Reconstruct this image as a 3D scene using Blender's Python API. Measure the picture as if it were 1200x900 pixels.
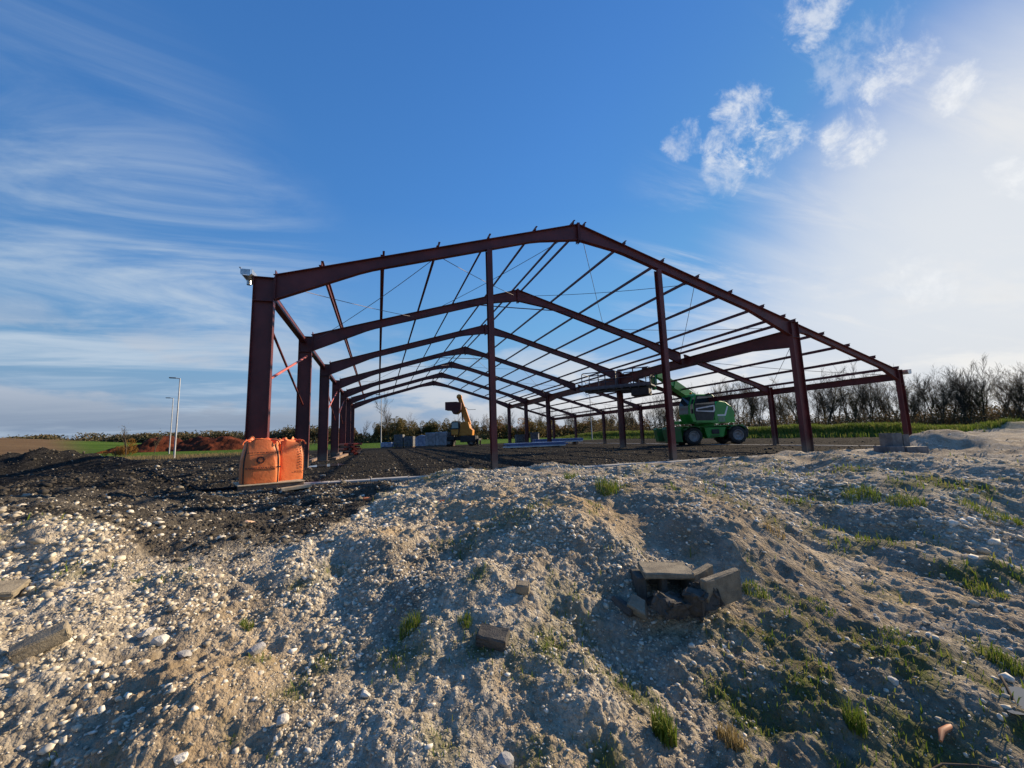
import bpy, math, random
import numpy as np
from mathutils import Vector, Matrix
random.seed(7); rng = np.random.default_rng(11)
for o in list(bpy.data.objects): bpy.data.objects.remove(o)
S = bpy.context.scene; COL = S.collection
# ---------------------------------------------------------------- camera
CAM = np.array([2.938, -10.981, 0.95]); YAW, PIT, ROL, FPX = .3213, .1297, -.0321, 473.17
Fv = np.array([math.sin(YAW)*math.cos(PIT), math.cos(YAW)*math.cos(PIT), math.sin(PIT)])
Rv = np.array([math.cos(YAW), -math.sin(YAW), 0.]); Uv = np.cross(Rv, Fv)
Av = Rv*math.cos(ROL)+Uv*math.sin(ROL); Bv = -Rv*math.sin(ROL)+Uv*math.cos(ROL)
cam = bpy.data.objects.new('camera', bpy.data.cameras.new('camera')); COL.objects.link(cam)
cam.matrix_world = Matrix([[Av[i], Bv[i], -Fv[i], CAM[i]] for i in range(3)]+[[0, 0, 0, 1]])
cam.data.sensor_width = 36; cam.data.lens = FPX/1200*36; cam.data.clip_end = 12000; cam.data.clip_start = .05
S.camera = cam
# ---------------------------------------------------------------- light
SUN_AZ, SUN_EL = math.radians(77), math.radians(23)
SD = Vector((math.sin(SUN_AZ)*math.cos(SUN_EL), math.cos(SUN_AZ)*math.cos(SUN_EL), math.sin(SUN_EL)))
sl = bpy.data.lights.new('sun', 'SUN'); sl.energy = 5.0; sl.angle = math.radians(.5); sl.color = (1, .80, .55)
so = bpy.data.objects.new('sun', sl); so.rotation_euler = SD.to_track_quat('Z', 'Y').to_euler(); COL.objects.link(so)
S.view_settings.view_transform = 'Standard'; S.view_settings.look = 'None'; S.view_settings.gamma = 1
S.view_settings.exposure = 0.68; S.view_settings.use_curve_mapping = False

class NT:
    """small node-tree helper"""
    def __init__(s, tree): s.t = tree; s.n = tree.nodes; s.l = tree.links
    def node(s, typ, **k):
        n = s.n.new(typ)
        for a, b in k.items(): setattr(n, a, b)
        return n
    def put(s, sock, v):
        if isinstance(v, bpy.types.NodeSocket): s.l.new(v, sock)
        elif isinstance(v, (tuple, list)) and len(v) == 3 and sock.type == 'RGBA': sock.default_value = (*v, 1)
        else: sock.default_value = v
    def m(s, op, a, b=None, c=None, clamp=False):
        n = s.node('ShaderNodeMath', operation=op, use_clamp=clamp); s.put(n.inputs[0], a)
        if b is not None: s.put(n.inputs[1], b)
        if c is not None: s.put(n.inputs[2], c)
        return n.outputs[0]
    def vm(s, op, a, b=None, out=0):
        n = s.node('ShaderNodeVectorMath', operation=op); s.put(n.inputs[0], a)
        if b is not None: s.put(n.inputs[1], b)
        return n.outputs[out]
    def ramp(s, x, a, b, smooth=True):
        n = s.node('ShaderNodeMapRange', interpolation_type='SMOOTHSTEP' if smooth else 'LINEAR')
        s.put(n.inputs[0], x); s.put(n.inputs[1], a); s.put(n.inputs[2], b); return n.outputs[0]
    def noise(s, vec, scale, detail=4, rough=.55, dist=0., out=0):
        n = s.node('ShaderNodeTexNoise'); s.put(n.inputs['Vector'], vec) if vec is not None else None
        n.inputs['Scale'].default_value = scale; n.inputs['Detail'].default_value = detail
        n.inputs['Roughness'].default_value = rough; n.inputs['Distortion'].default_value = dist; return n.outputs[out]
    def voro(s, vec, scale, feature='F1', out=0, rand=1.):
        n = s.node('ShaderNodeTexVoronoi', feature=feature); s.put(n.inputs['Vector'], vec) if vec is not None else None
        n.inputs['Scale'].default_value = scale; n.inputs['Randomness'].default_value = rand; return n.outputs[out]
    def mix(s, f, a, b, blend='MIX'):
        n = s.node('ShaderNodeMix', data_type='RGBA', blend_type=blend)
        s.put(n.inputs[0], f); s.put(n.inputs[6], a); s.put(n.inputs[7], b); return n.outputs[2]
    def cr(s, f, stops):
        n = s.node('ShaderNodeValToRGB'); e = n.color_ramp.elements
        while len(e) < len(stops): e.new(.5)
        for q, (p, c) in zip(e, stops): q.position = p; q.color = (*c, 1)
        s.put(n.inputs[0], f); return n.outputs[0]

# sky: Nishita + high cirrus and small cumulus mixed in by direction
W = bpy.data.worlds.new('World'); S.world = W; W.use_nodes = True
w = NT(W.node_tree); w.n.clear()
sky = w.node('ShaderNodeTexSky', sky_type='NISHITA', sun_disc=False)
sky.sun_elevation = SUN_EL; sky.sun_rotation = SUN_AZ; sky.altitude = 0; sky.air_density = 1.0; sky.dust_density = .5; sky.ozone_density = 3.0
D = w.node('ShaderNodeTexCoord').outputs['Generated']
sep = w.node('ShaderNodeSeparateXYZ'); w.l.new(D, sep.inputs[0]); dz = sep.outputs[2]
up = w.m('MAXIMUM', dz, 0.0)
den = w.m('ADD', up, .12)
pc = w.node('ShaderNodeCombineXYZ'); w.l.new(w.m('DIVIDE', sep.outputs[0], den), pc.inputs[0]); w.l.new(w.m('DIVIDE', sep.outputs[1], den), pc.inputs[1])
P = pc.outputs[0]
def mapped(vec, rot, sc):
    n = w.node('ShaderNodeMapping'); w.l.new(vec, n.inputs[0]); n.inputs['Rotation'].default_value[2] = rot
    n.inputs['Scale'].default_value = sc; return n.outputs[0]
def near(d, c0, c1):
    """1 at direction d, fading to 0; c0/c1 are angles in degrees (outer, inner)"""
    v = Vector(d).normalized()
    return w.ramp(w.vm('DOT_PRODUCT', D, tuple(v), 1), math.cos(math.radians(c0)), math.cos(math.radians(c1)))
col = sky.outputs[0]
col = w.mix(1.0, col, (0.80, 1.12, 1.36), 'MULTIPLY')
grad = w.cr(dz, [(0.0, (.26, .34, .44)), (.10, (.22, .37, .59)), (.26, (.115, .30, .60)), (.50, (.055, .205, .53)), (.80, (.036, .145, .43))])
gm = w.node('ShaderNodeMapRange'); w.l.new(w.vm('DOT_PRODUCT', D, tuple(SD), 1), gm.inputs[0]); gm.inputs[1].default_value = -.2; gm.inputs[2].default_value = .75; gm.inputs[3].default_value = .92; gm.inputs[4].default_value = 1.3
grad = w.vm('SCALE', grad, None); grad.node.inputs[3].default_value = 6.7
gs = w.node('ShaderNodeVectorMath', operation='SCALE'); w.l.new(grad, gs.inputs[0]); w.l.new(gm.outputs[0], gs.inputs[3])
col = w.mix(.82, w.vm('MINIMUM', col, (3.6, 4.0, 4.8)), gs.outputs[0])
# broad thin veil of high cloud round the sun
veiln = w.noise(mapped(P, .75, (.28, 1.2, 1)), 1.3, 7, .58, .6)
vang = w.m('ADD', near((1.638, 0.506, 0.085), 41, 0), w.m('MULTIPLY', w.m('SUBTRACT', veiln, .52), 1.1))
veil = w.ramp(vang, .08, 1.0)
col = w.mix(w.m('MULTIPLY', veil, .78, clamp=True), col, (4.9, 5.2, 5.6))
col = w.mix(w.m('MULTIPLY', near((1.694, 0.436, 0.46), 24, 0), .5), col, (5.9, 5.9, 5.8))
# pale air near the horizon
band = w.ramp(dz, .22, -.02)
col = w.mix(w.m('MULTIPLY', band, .6), col, w.mix(near(SD, 80, 15), (1.6, 2.25, 3.3), (4.9, 4.95, 5.0)))
# cirrus on the left
cin = w.noise(mapped(P, -.75, (.7, 1.5, 1)), .75, 10, .6, 1.6)
ci = w.m('MULTIPLY', w.ramp(cin, .38, .70), near((-0.713, 1.246, 0.394), 28, 10))
col = w.mix(w.m('MULTIPLY', ci, .85), col, (3.5, 4.2, 5.0))
ci = w.m('MULTIPLY', w.ramp(w.noise(mapped(P, -.5, (.7, 1.3, 1)), 1.2, 9, .6, 1.5), .48, .8), near((-0.737, 1.199, 0.793), 26, 4))
col = w.mix(w.m('MULTIPLY', ci, .22), col, (2.4, 3.2, 4.5))
cin2 = w.noise(mapped(P, -.9, (.35, 1.8, 1)), 1.6, 9, .62, 1.0)
ci2 = w.m('MULTIPLY', w.ramp(cin2, .48, .72), near((1.274, 0.591, 0.348), 34, 12))
col = w.mix(w.m('MULTIPLY', ci2, .6), col, (5.7, 5.7, 5.7))
# small broken puffs high on the right
pn = w.noise(mapped(D, .6, (1, 1.5, 1.25)), 11, 12, .66, .35); pn2 = w.noise(D, 38, 8, .7, .2)
pf = w.m('ADD', w.m('MULTIPLY', pn, .8), w.m('MULTIPLY', pn2, .2))
for (d, a, k) in [((0.844, 0.68, 0.74), 4.8, .9), ((0.919, 0.66, 0.706), 4.0, .85), ((0.805, 0.707, 0.636), 3.2, .6),
                  ((1.094, 0.603, 0.694), 3.6, .95), ((1.208, 0.541, 0.874), 3.4, .8), ((1.016, 0.584, 1.023), 4.2, .85),
                  ((1.127, 0.561, 0.919), 5.0, .45), ((1.353, 0.499, 0.827), 2.4, .95), ((0.708, 0.729, 0.713), 2.6, .55),
                  ((1.492, 0.485, 0.588), 2.4, .8), ((1.264, 0.593, 0.359), 3.8, .7)]:
    mk = near(d, a*1.15, 0)
    dn0 = w.ramp(w.m('ADD', pf, w.m('MULTIPLY', mk, .26)), .63, .86)
    col = w.mix(w.m('MULTIPLY', w.m('MULTIPLY', dn0, w.ramp(mk, 0, .30)), k*.78), col, w.mix(w.ramp(pn2, .3, .7), (5.3, 5.5, 5.8), (6.3, 6.4, 6.5)))
# cumulus banks low over the horizon: bright tops right, grey-lavender left
ln = w.noise(mapped(D, 0, (1, 1, 3.2)), 3.4, 7, .55, .25)
lm = w.m('MULTIPLY', w.ramp(dz, .005, .05), w.ramp(dz, .30, .10))
lc = w.ramp(w.m('ADD', ln, w.m('MULTIPLY', w.ramp(dz, .16, .03), .12)), .50, .62)
lowcol = w.mix(near(SD, 95, 25), w.mix(w.ramp(dz, .04, .12), (1.6, 2.05, 2.8), (3.5, 3.8, 4.35)), w.mix(w.ramp(ln, .5, .8), (6.2, 6.1, 5.9), (4.2, 4.35, 4.6)))
col = w.mix(w.m('MULTIPLY', w.m('MULTIPLY', lm, lc), .8), col, lowcol)
bg = w.node('ShaderNodeBackground'); w.l.new(col, bg.inputs[0]); bg.inputs[1].default_value = .093
wo = w.node('ShaderNodeOutputWorld'); w.l.new(bg.outputs[0], wo.inputs[0])

# ---------------------------------------------------------------- materials
def mat(name, base=(.5, .5, .5), rough=.7, metal=0., build=None, spec=.5, bump=None):
    m = bpy.data.materials.new(name); m.use_nodes = True; t = NT(m.node_tree); b = t.n['Principled BSDF']
    b.inputs['Base Color'].default_value = (*base, 1); b.inputs['Roughness'].default_value = rough
    b.inputs['Metallic'].default_value = metal; b.inputs['Specular IOR Level'].default_value = spec
    if build: build(t, b)
    if bump:
        h = t.noise(t.node('ShaderNodeTexCoord').outputs['Object'], bump[0], 6, .6)
        n = t.node('ShaderNodeBump'); n.inputs['Strength'].default_value = bump[1]; n.inputs['Distance'].default_value = bump[2]
        t.l.new(h, n.inputs['Height']); t.l.new(n.outputs[0], b.inputs['Normal'])
    return m
def varied(c1, c2, scale=3., detail=6, rough=(.5, .8), lo=.35, hi=.65):
    def f(t, b):
        v = t.node('ShaderNodeTexCoord').outputs['Object']; n = t.noise(v, scale, detail, .62)
        t.put(b.inputs['Base Color'], t.mix(t.ramp(n, lo, hi), c1, c2))
        n2 = t.noise(v, scale*3.1, 3); mr = t.node('ShaderNodeMapRange'); t.l.new(n2, mr.inputs[0])
        mr.inputs[3].default_value = rough[0]; mr.inputs[4].default_value = rough[1]; t.l.new(mr.outputs[0], b.inputs['Roughness'])
    return f
M = {}
M['steel'] = mat('red oxide primed steel', build=varied((.075, .017, .019), (.125, .028, .029), 1.3, 8, (.38, .62)), spec=.4)
def steelb(t, b):
    g = t.node('ShaderNodeNewGeometry').outputs['Position']; n = t.noise(g, 1.1, 8, .62); n2 = t.noise(g, 14, 6, .7); n3 = t.noise(g, 3.5, 8, .7)
    c = t.mix(t.ramp(n, .35, .65), (.070, .016, .018), (.125, .028, .029)); c = t.mix(t.m('MULTIPLY', t.ramp(n2, .62, .74), .35), c, (.22, .11, .09))
    z = t.node('ShaderNodeSeparateXYZ'); t.l.new(g, z.inputs[0]); mud = t.m('MULTIPLY', t.ramp(t.m('ADD', z.outputs[2], t.m('MULTIPLY', n3, -.7)), .35, -.25), .8)
    c = t.mix(mud, c, (.17, .14, .11)); t.put(b.inputs['Base Color'], c); t.put(b.inputs['Roughness'], t.m('ADD', t.m('MULTIPLY', n3, .4), .28))
M['steel'] = mat('red oxide primed steel', build=steelb, spec=.4)
M['steel_lit'] = mat('sunlit red primer', build=varied((.42, .10, .09), (.5, .14, .12), 5, 5, (.5, .7)), spec=.4)  # brighter copy of the frame primer, with sunlight on the braces painted in
M['galv'] = mat('galvanised sheet', build=varied((.42, .44, .46), (.62, .64, .66), 9, 3, (.25, .45)), metal=.85)
M['cable'] = mat('steel cable', (.12, .10, .11), .5, .4)
M['green'] = mat('green machine paint', build=varied((.014, .23, .028), (.026, .31, .045), 2.2, 6, (.3, .5)))
M['dgreen'] = mat('dirty green paint', build=varied((.02, .17, .03), (.05, .12, .04), 3.2, 8, (.4, .7)))
M['orange'] = mat('orange machine paint', build=varied((.52, .19, .02), (.62, .27, .035), 2.2, 6, (.35, .55)))
M['black'] = mat('black machinery', build=varied((.012, .012, .014), (.03, .03, .032), 4, 5, (.4, .8)))
M['rubber'] = mat('tyre rubber', build=varied((.014, .014, .014), (.05, .046, .04), 5, 6, (.75, .95)))
M['rim'] = mat('grey wheel rim', build=varied((.22, .22, .22), (.34, .34, .33), 6, 4, (.4, .6)))
M['gsteel'] = mat('grey painted platform', build=varied((.06, .07, .09), (.11, .12, .15), 5, 5, (.4, .65)))
M['glass'] = mat('cab glass', (.02, .035, .04), .06, 0, spec=.8)
M['white'] = mat('white marking', (.75, .75, .75), .5)
M['amber'] = mat('amber lens', (.75, .2, .01), .25)
M['pole'] = mat('galvanised pole', build=varied((.36, .37, .39), (.46, .47, .48), 4, 4, (.4, .55)), metal=.3)
def bagb(t, b):
    tc = t.node('ShaderNodeTexCoord'); v = tc.outputs['Object']
    wv = t.node('ShaderNodeTexWave'); t.l.new(v, wv.inputs[0]); wv.inputs['Scale'].default_value = 60
    n = t.noise(v, 3, 5, .6)
    t.put(b.inputs['Base Color'], t.mix(t.ramp(n, .3, .7), (.66, .16, .045), (.78, .22, .065)))
    b.inputs['Subsurface Weight'].default_value = .12; b.inputs['Subsurface Radius'].default_value = (.05, .015, .006)
    n2 = t.noise(v, 9, 5, .55, .8); bm = t.node('ShaderNodeBump'); bm.inputs['Strength'].default_value = .4; bm.inputs['Distance'].default_value = .02
    t.l.new(n2, bm.inputs['Height']); t.l.new(bm.outputs[0], b.inputs['Normal'])
M['bag'] = mat('woven orange bag', rough=.5, build=bagb, spec=.4)
M['baglin'] = mat('bag opening cloth', build=varied((.85, .3, .09), (.75, .1, .03), 6, 4, (.5, .7)))
M['print'] = mat('dark print', (.05, .018, .016), .6)
M['strap'] = mat('black strap', (.012, .012, .012), .6)
M['wood'] = mat('pale timber', build=varied((.38, .30, .2), (.52, .43, .3), 8, 6, (.7, .9)), bump=(30, .4, .005))
M['wood2'] = mat('weathered timber', build=varied((.16, .10, .07), (.28, .19, .13), 8, 6, (.7, .9)), bump=(30, .4, .005))
def concb(c1, c2, sc=14):
    def f(t, b):
        v = t.node('ShaderNodeTexCoord').outputs['Object']; n = t.noise(v, sc, 8, .7); n2 = t.noise(v, sc*7, 3, .7)
        c = t.mix(t.ramp(n, .35, .65), c1, c2); c = t.mix(t.m('MULTIPLY', t.ramp(n2, .58, .7), .4), c, (.03, .03, .03))
        t.put(b.inputs['Base Color'], c)
        bm = t.node('ShaderNodeBump'); bm.inputs['Strength'].default_value = .8; bm.inputs['Distance'].default_value = .006
        t.l.new(t.m('ADD', n, n2), bm.inputs['Height']); t.l.new(bm.outputs[0], b.inputs['Normal'])
    return f
M['conc'] = mat('aged concrete block', rough=.95, build=concb((.20, .17, .125), (.31, .265, .19)), spec=.2)
M['concd'] = mat('dark concrete block', rough=.95, build=concb((.075, .07, .062), (.12, .11, .095)), spec=.2)
M['concl'] = mat('pale concrete', rough=.9, build=concb((.34, .33, .31), (.46, .45, .42), 3), spec=.3)
M['wrapped'] = mat('wrapped grey blocks', build=varied((.17, .18, .20), (.32, .34, .37), 3, 6, (.3, .6)), bump=(6, .5, .03))
M['blockst'] = mat('grey block stack', build=varied((.08, .085, .09), (.16, .16, .165), 5, 6, (.7, .9)))
M['tarp'] = mat('blue grey tarpaulin', build=varied((.16, .19, .28), (.34, .38, .48), 3, 5, (.3, .5)), bump=(5, .6, .05))
M['panelw'] = mat('white sheet panel', build=varied((.5, .52, .55), (.68, .69, .7), 2, 4, (.3, .5)))
M['panelb'] = mat('blue film panel', build=varied((.08, .13, .30), (.13, .19, .38), 2, 4, (.3, .5)))
M['redend'] = mat('bright red primer', (.5, .07, .03), .5)
M['bucket'] = mat('dark red bucket steel', build=varied((.06, .012, .014), (.11, .02, .02), 4, 5, (.5, .7)))
M['brick'] = mat('orange brick', build=varied((.42, .13, .05), (.55, .2, .09), 20, 5, (.8, .95)))
M['rockp'] = mat('pink buff rock', rough=.95, build=concb((.5, .33, .22), (.66, .46, .33), 9), spec=.2)
M['rockw'] = mat('white chalk rock', rough=.95, build=concb((.52, .49, .43), (.70, .67, .60), 12), spec=.2)
M['rockg'] = mat('grey rock', rough=.95, build=concb((.26, .26, .26), (.38, .37, .36), 12), spec=.2)
M['rockg2'] = mat('grey site concrete', rough=.95, build=concb((.12, .12, .12), (.20, .20, .195), 5), spec=.2)
M['hose'] = mat('black hose', (.012, .012, .013), .85, spec=.1)
def barkb(t, b):
    v = t.node('ShaderNodeTexCoord').outputs['Object']; n = t.noise(v, 5, 6, .7)
    t.put(b.inputs['Base Color'], t.mix(t.ramp(n, .35, .65), (.06, .047, .036), (.13, .105, .08)))
M['bark'] = mat('bare bark', rough=.9, build=barkb, spec=.1)
def leafm(name, c1, c2, c3=None):
    def f(t, b):
        g = t.node('ShaderNodeNewGeometry'); r = g.outputs['Random Per Island']
        t.put(b.inputs['Base Color'], t.cr(r, [(0, c1), (.5, c2), (1, c3 or c1)]))
        tr = t.node('ShaderNodeBsdfTranslucent'); t.put(tr.inputs[0], t.cr(r, [(0, c1), (.5, c2), (1, c3 or c1)]))
        mx = t.node('ShaderNodeMixShader'); mx.inputs[0].default_value = .35
        t.l.new(b.outputs[0], mx.inputs[1]); t.l.new(tr.outputs[0], mx.inputs[2]); t.l.new(mx.outputs[0], t.n['Material Output'].inputs[0])
    return mat(name, rough=.7, build=f, spec=.15)
M['ivy'] = leafm('dark ivy leaves', (.045, .065, .02), (.065, .085, .03), (.10, .10, .04))
M['autumn'] = leafm('russet autumn leaves', (.17, .09, .03), (.22, .13, .045), (.12, .10, .04))
M['olive'] = leafm('olive brown leaves', (.12, .11, .045), (.18, .145, .06), (.20, .14, .055))
M['gold'] = leafm('golden autumn leaves', (.24, .11, .02), (.32, .16, .03), (.18, .10, .03))
M['grass'] = leafm('grass blades', (.085, .14, .018), (.14, .20, .03), (.26, .24, .075))
M['dry'] = leafm('dry grass', (.26, .19, .09), (.32, .25, .12), (.18, .14, .05))

# ---------------------------------------------------------------- mesh helpers
def link(o, parent=None):
    COL.objects.link(o)
    if parent is not None: o.parent = parent
    return o
def tag(o, label=None, cat=None, group=None, kind=None):
    if label: o['label'] = label
    if cat: o['category'] = cat
    if group: o['group'] = group
    if kind: o['kind'] = kind
    return o
def empty(name, loc, label=None, cat=None, group=None, rz=0):
    o = bpy.data.objects.new(name, None); o.location = loc; o.rotation_euler = (0, 0, rz); o.empty_display_size = .3; link(o)
    return tag(o, label, cat, group)
def npmesh(name, V, F, mats, smooth=False, parent=None, mi=None, attr=None):
    """V (n,3), F (m,k) arrays -> object"""
    me = bpy.data.meshes.new(name); V = np.asarray(V, np.float32); F = np.asarray(F, np.int32); k = F.shape[1]
    me.vertices.add(len(V)); me.vertices.foreach_set('co', V.ravel())
    me.loops.add(F.size); me.loops.foreach_set('vertex_index', F.ravel())
    me.polygons.add(len(F)); me.polygons.foreach_set('loop_start', np.arange(0, F.size, k, dtype=np.int32))
    me.polygons.foreach_set('loop_total', np.full(len(F), k, np.int32))
    if smooth: me.polygons.foreach_set('use_smooth', np.ones(len(F), bool))
    if not isinstance(mats, (list, tuple)): mats = [mats]
    for m_ in mats: me.materials.append(m_)
    if mi is not None: me.polygons.foreach_set('material_index', np.asarray(mi, np.int32))
    if attr:
        for an, (typ, a) in attr.items():
            at = me.attributes.new(an, typ, 'POINT')
            at.data.foreach_set('color' if typ == 'FLOAT_COLOR' else 'value', np.asarray(a, np.float32).ravel())
    me.update(calc_edges=True); me.validate()
    return link(bpy.data.objects.new(name, me), parent)
class MB:
    """collects shapes into one mesh; an optional matrix is applied to everything"""
    def __init__(s, mx=None): s.v = []; s.f = []; s.mi = []; s.mx = mx; s.cur = 0; s.sm = []
    def add(s, vs, fs, smooth=False):
        b = len(s.v)
        for p in vs:
            p = Vector(p)
            if s.mx is not None: p = s.mx @ p
            s.v.append(tuple(p))
        for f_ in fs: s.f.append([b+i for i in f_]); s.mi.append(s.cur); s.sm.append(smooth)
        return s
    def box(s, c, d, rot=None, bev=0.):
        x, y, z = d[0]/2, d[1]/2, d[2]/2; c = Vector(c)
        if bev <= 0:
            vs = [Vector((i*x, j*y, k*z)) for i in (-1, 1) for j in (-1, 1) for k in (-1, 1)]
            fs = [(0, 1, 3, 2), (4, 6, 7, 5), (0, 4, 5, 1), (2, 3, 7, 6), (0, 2, 6, 4), (1, 5, 7, 3)]
        else:
            pr = [(-x+bev, -y), (x-bev, -y), (x, -y+bev), (x, y-bev), (x-bev, y), (-x+bev, y), (-x, y-bev), (-x, -y+bev)]
            def ring(k, sh): return [Vector((px*(1-sh/x), py*(1-sh/y), k)) for px, py in pr]
            rs = [ring(-z, bev), ring(-z+bev, 0), ring(z-bev, 0), ring(z, bev)]
            vs = [q for r in rs for q in r]; fs = [tuple(range(7, -1, -1)), tuple(range(24, 32))]
            for a in range(3):
                for i in range(8): j = (i+1) % 8; fs.append((a*8+i, a*8+j, a*8+8+j, a*8+8+i))
        if rot is not None: vs = [rot @ v for v in vs]
        return s.add([v+c for v in vs], fs)
    def prism(s, prof, a0, a1, axis='y', bev=0.):
        """profile in (x,z) extruded along y (or (y,z) along x, (x,y) along z)"""
        def P3(p, a): return {'y': (p[0], a, p[1]), 'x': (a, p[0], p[1]), 'z': (p[0], p[1], a)}[axis]
        n = len(prof)
        if bev > 0:
            cx = sum(p[0] for p in prof)/n; cy = sum(p[1] for p in prof)/n
            def sh(p): l = math.hypot(p[0]-cx, p[1]-cy) or 1; return (p[0]-(p[0]-cx)/l*bev, p[1]-(p[1]-cy)/l*bev)
            rings = [[P3(sh(p), a0) for p in prof], [P3(p, a0+bev) for p in prof], [P3(p, a1-bev) for p in prof], [P3(sh(p), a1) for p in prof]]
        else: rings = [[P3(p, a0) for p in prof], [P3(p, a1) for p in prof]]
        vs = [q for r in rings for q in r]; fs = [tuple(range(n-1, -1, -1)), tuple(range((len(rings)-1)*n, len(rings)*n))]
        for r in range(len(rings)-1):
            for i in range(n): j = (i+1) % n; fs.append((r*n+i, r*n+j, r*n+n+j, r*n+n+i))
        return s.add(vs, fs)
    def bar(s, a, b, wx, wz, up=(0, 0, 1)):
        a = Vector(a); b = Vector(b); t = (b-a).normalized(); x = t.cross(Vector(up)).normalized(); z = x.cross(t)
        vs = [p+x*i*wx/2+z*k*wz/2 for p in (a, b) for i, k in ((-1, -1), (1, -1), (1, 1), (-1, 1))]
        return s.add(vs, [(3, 2, 1, 0), (4, 5, 6, 7)]+[(i, (i+1) % 4, 4+(i+1) % 4, 4+i) for i in range(4)])
    def tube(s, pts, r, n=8, cap=True):
        pts = [Vector(p) for p in pts]; r = r if isinstance(r, (list, tuple)) else [r]*len(pts); vs = []
        t0 = (pts[1]-pts[0]).normalized(); u = t0.orthogonal().normalized()
        for i, p in enumerate(pts):
            t = (pts[min(i+1, len(pts)-1)]-pts[max(i-1, 0)]).normalized(); u = (u-t*u.dot(t)).normalized(); v = t.cross(u)
            vs += [p+(u*math.cos(k*2*math.pi/n)+v*math.sin(k*2*math.pi/n))*r[i] for k in range(n)]
        fs = [(i*n+k, i*n+(k+1) % n, i*n+n+(k+1) % n, i*n+n+k) for i in range(len(pts)-1) for k in range(n)]
        s.add(vs, fs, True)
        if cap: s.add(vs[:n], [tuple(range(n-1, -1, -1))]); s.add(vs[-n:], [tuple(range(n))])
        return s
    def disc(s, prof, c, axis=(0, 1, 0), n=28):
        """lathe: prof (radius, offset along axis)"""
        a = Vector(axis).normalized(); u = a.orthogonal().normalized(); v = a.cross(u); c = Vector(c)
        vs = [c+a*h+(u*math.cos(k*2*math.pi/n)+v*math.sin(k*2*math.pi/n))*r for r, h in prof for k in range(n)]
        fs = [(i*n+k, i*n+(k+1) % n, i*n+n+(k+1) % n, i*n+n+k) for i in range(len(prof)-1) for k in range(n)]
        return s.add(vs, fs, True)
    def ibeam(s, stations, wid, tf=.014, tw=.010, side=(0, 1, 0)):
        """stations: (top point, depth direction vector incl. length); flanges wid wide along side"""
        sd = Vector(side).normalized(); vs = []
        for p, dv in stations:
            p = Vector(p); dv = Vector(dv); L = dv.length; d = dv/L
            w2 = wid/2; t2 = tw/2
            pr = [(-w2, 0), (w2, 0), (w2, tf), (t2, tf), (t2, L-tf), (w2, L-tf), (w2, L), (-w2, L), (-w2, L-tf), (-t2, L-tf), (-t2, tf), (-w2, tf)]
            vs += [p+sd*a+d*b for a, b in pr]
        n = 12; m_ = len(stations)
        fs = [(i*n+k, i*n+(k+1) % n, i*n+n+(k+1) % n, i*n+n+k) for i in range(m_-1) for k in range(n)]
        for b, rv in ((0, False), ((m_-1)*n, True)):
            for q in ((0, 1, 2, 11), (2, 3, 10, 11), (3, 4, 9, 10), (4, 5, 8, 9), (5, 6, 7, 8)):
                fs.append(tuple(b+i for i in (q if rv else q[::-1])))
        return s.add(vs, fs)
    def build(s, name, mats, parent=None, loc=None):
        off = Vector(loc) if loc is not None else Vector((0, 0, 0))
        me = bpy.data.meshes.new(name); me.from_pydata([tuple(Vector(v)-off) for v in s.v], [], s.f)
        for m_ in (mats if isinstance(mats, (list, tuple)) else [mats]): me.materials.append(m_)
        me.polygons.foreach_set('material_index', s.mi); me.polygons.foreach_set('use_smooth', s.sm); me.update()
        o = link(bpy.data.objects.new(name, me), parent)
        if loc is not None and parent is None: o.location = loc
        return o
def fix_normals(o):
    import bmesh
    bm = bmesh.new(); bm.from_mesh(o.data); bmesh.ops.recalc_face_normals(bm, faces=bm.faces); bm.to_mesh(o.data); bm.free(); return o
def copy_tree(o, parent=None):
    c = o.copy(); COL.objects.link(c); c.parent = parent
    for ch in list(o.children): copy_tree(ch, c)
    return c

# ---------------------------------------------------------------- terrain
def hash2(ix, iy, seed):
    h = (ix.astype(np.int64)*374761393+iy.astype(np.int64)*668265263+seed*1442695041) & 0x7fffffff
    h = ((h ^ (h >> 13))*1274126177) & 0x7fffffff
    return ((h ^ (h >> 16)) & 0xffff)/65535.
def vnoise(x, y, sc, seed=0):
    x = x/sc+seed*17.3; y = y/sc-seed*9.1; ix = np.floor(x); iy = np.floor(y); fx = x-ix; fy = y-iy
    fx = fx*fx*(3-2*fx); fy = fy*fy*(3-2*fy)
    a = hash2(ix, iy, seed); b = hash2(ix+1, iy, seed); c = hash2(ix, iy+1, seed); d = hash2(ix+1, iy+1, seed)
    return (a*(1-fx)+b*fx)*(1-fy)+(c*(1-fx)+d*fx)*fy-.5
def rot2(x, y, a): return x*math.cos(a)-y*math.sin(a), x*math.sin(a)+y*math.cos(a)
def sst(x, a, b): t = np.clip((x-a)/(b-a), 0, 1); return t*t*(3-2*t)
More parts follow.
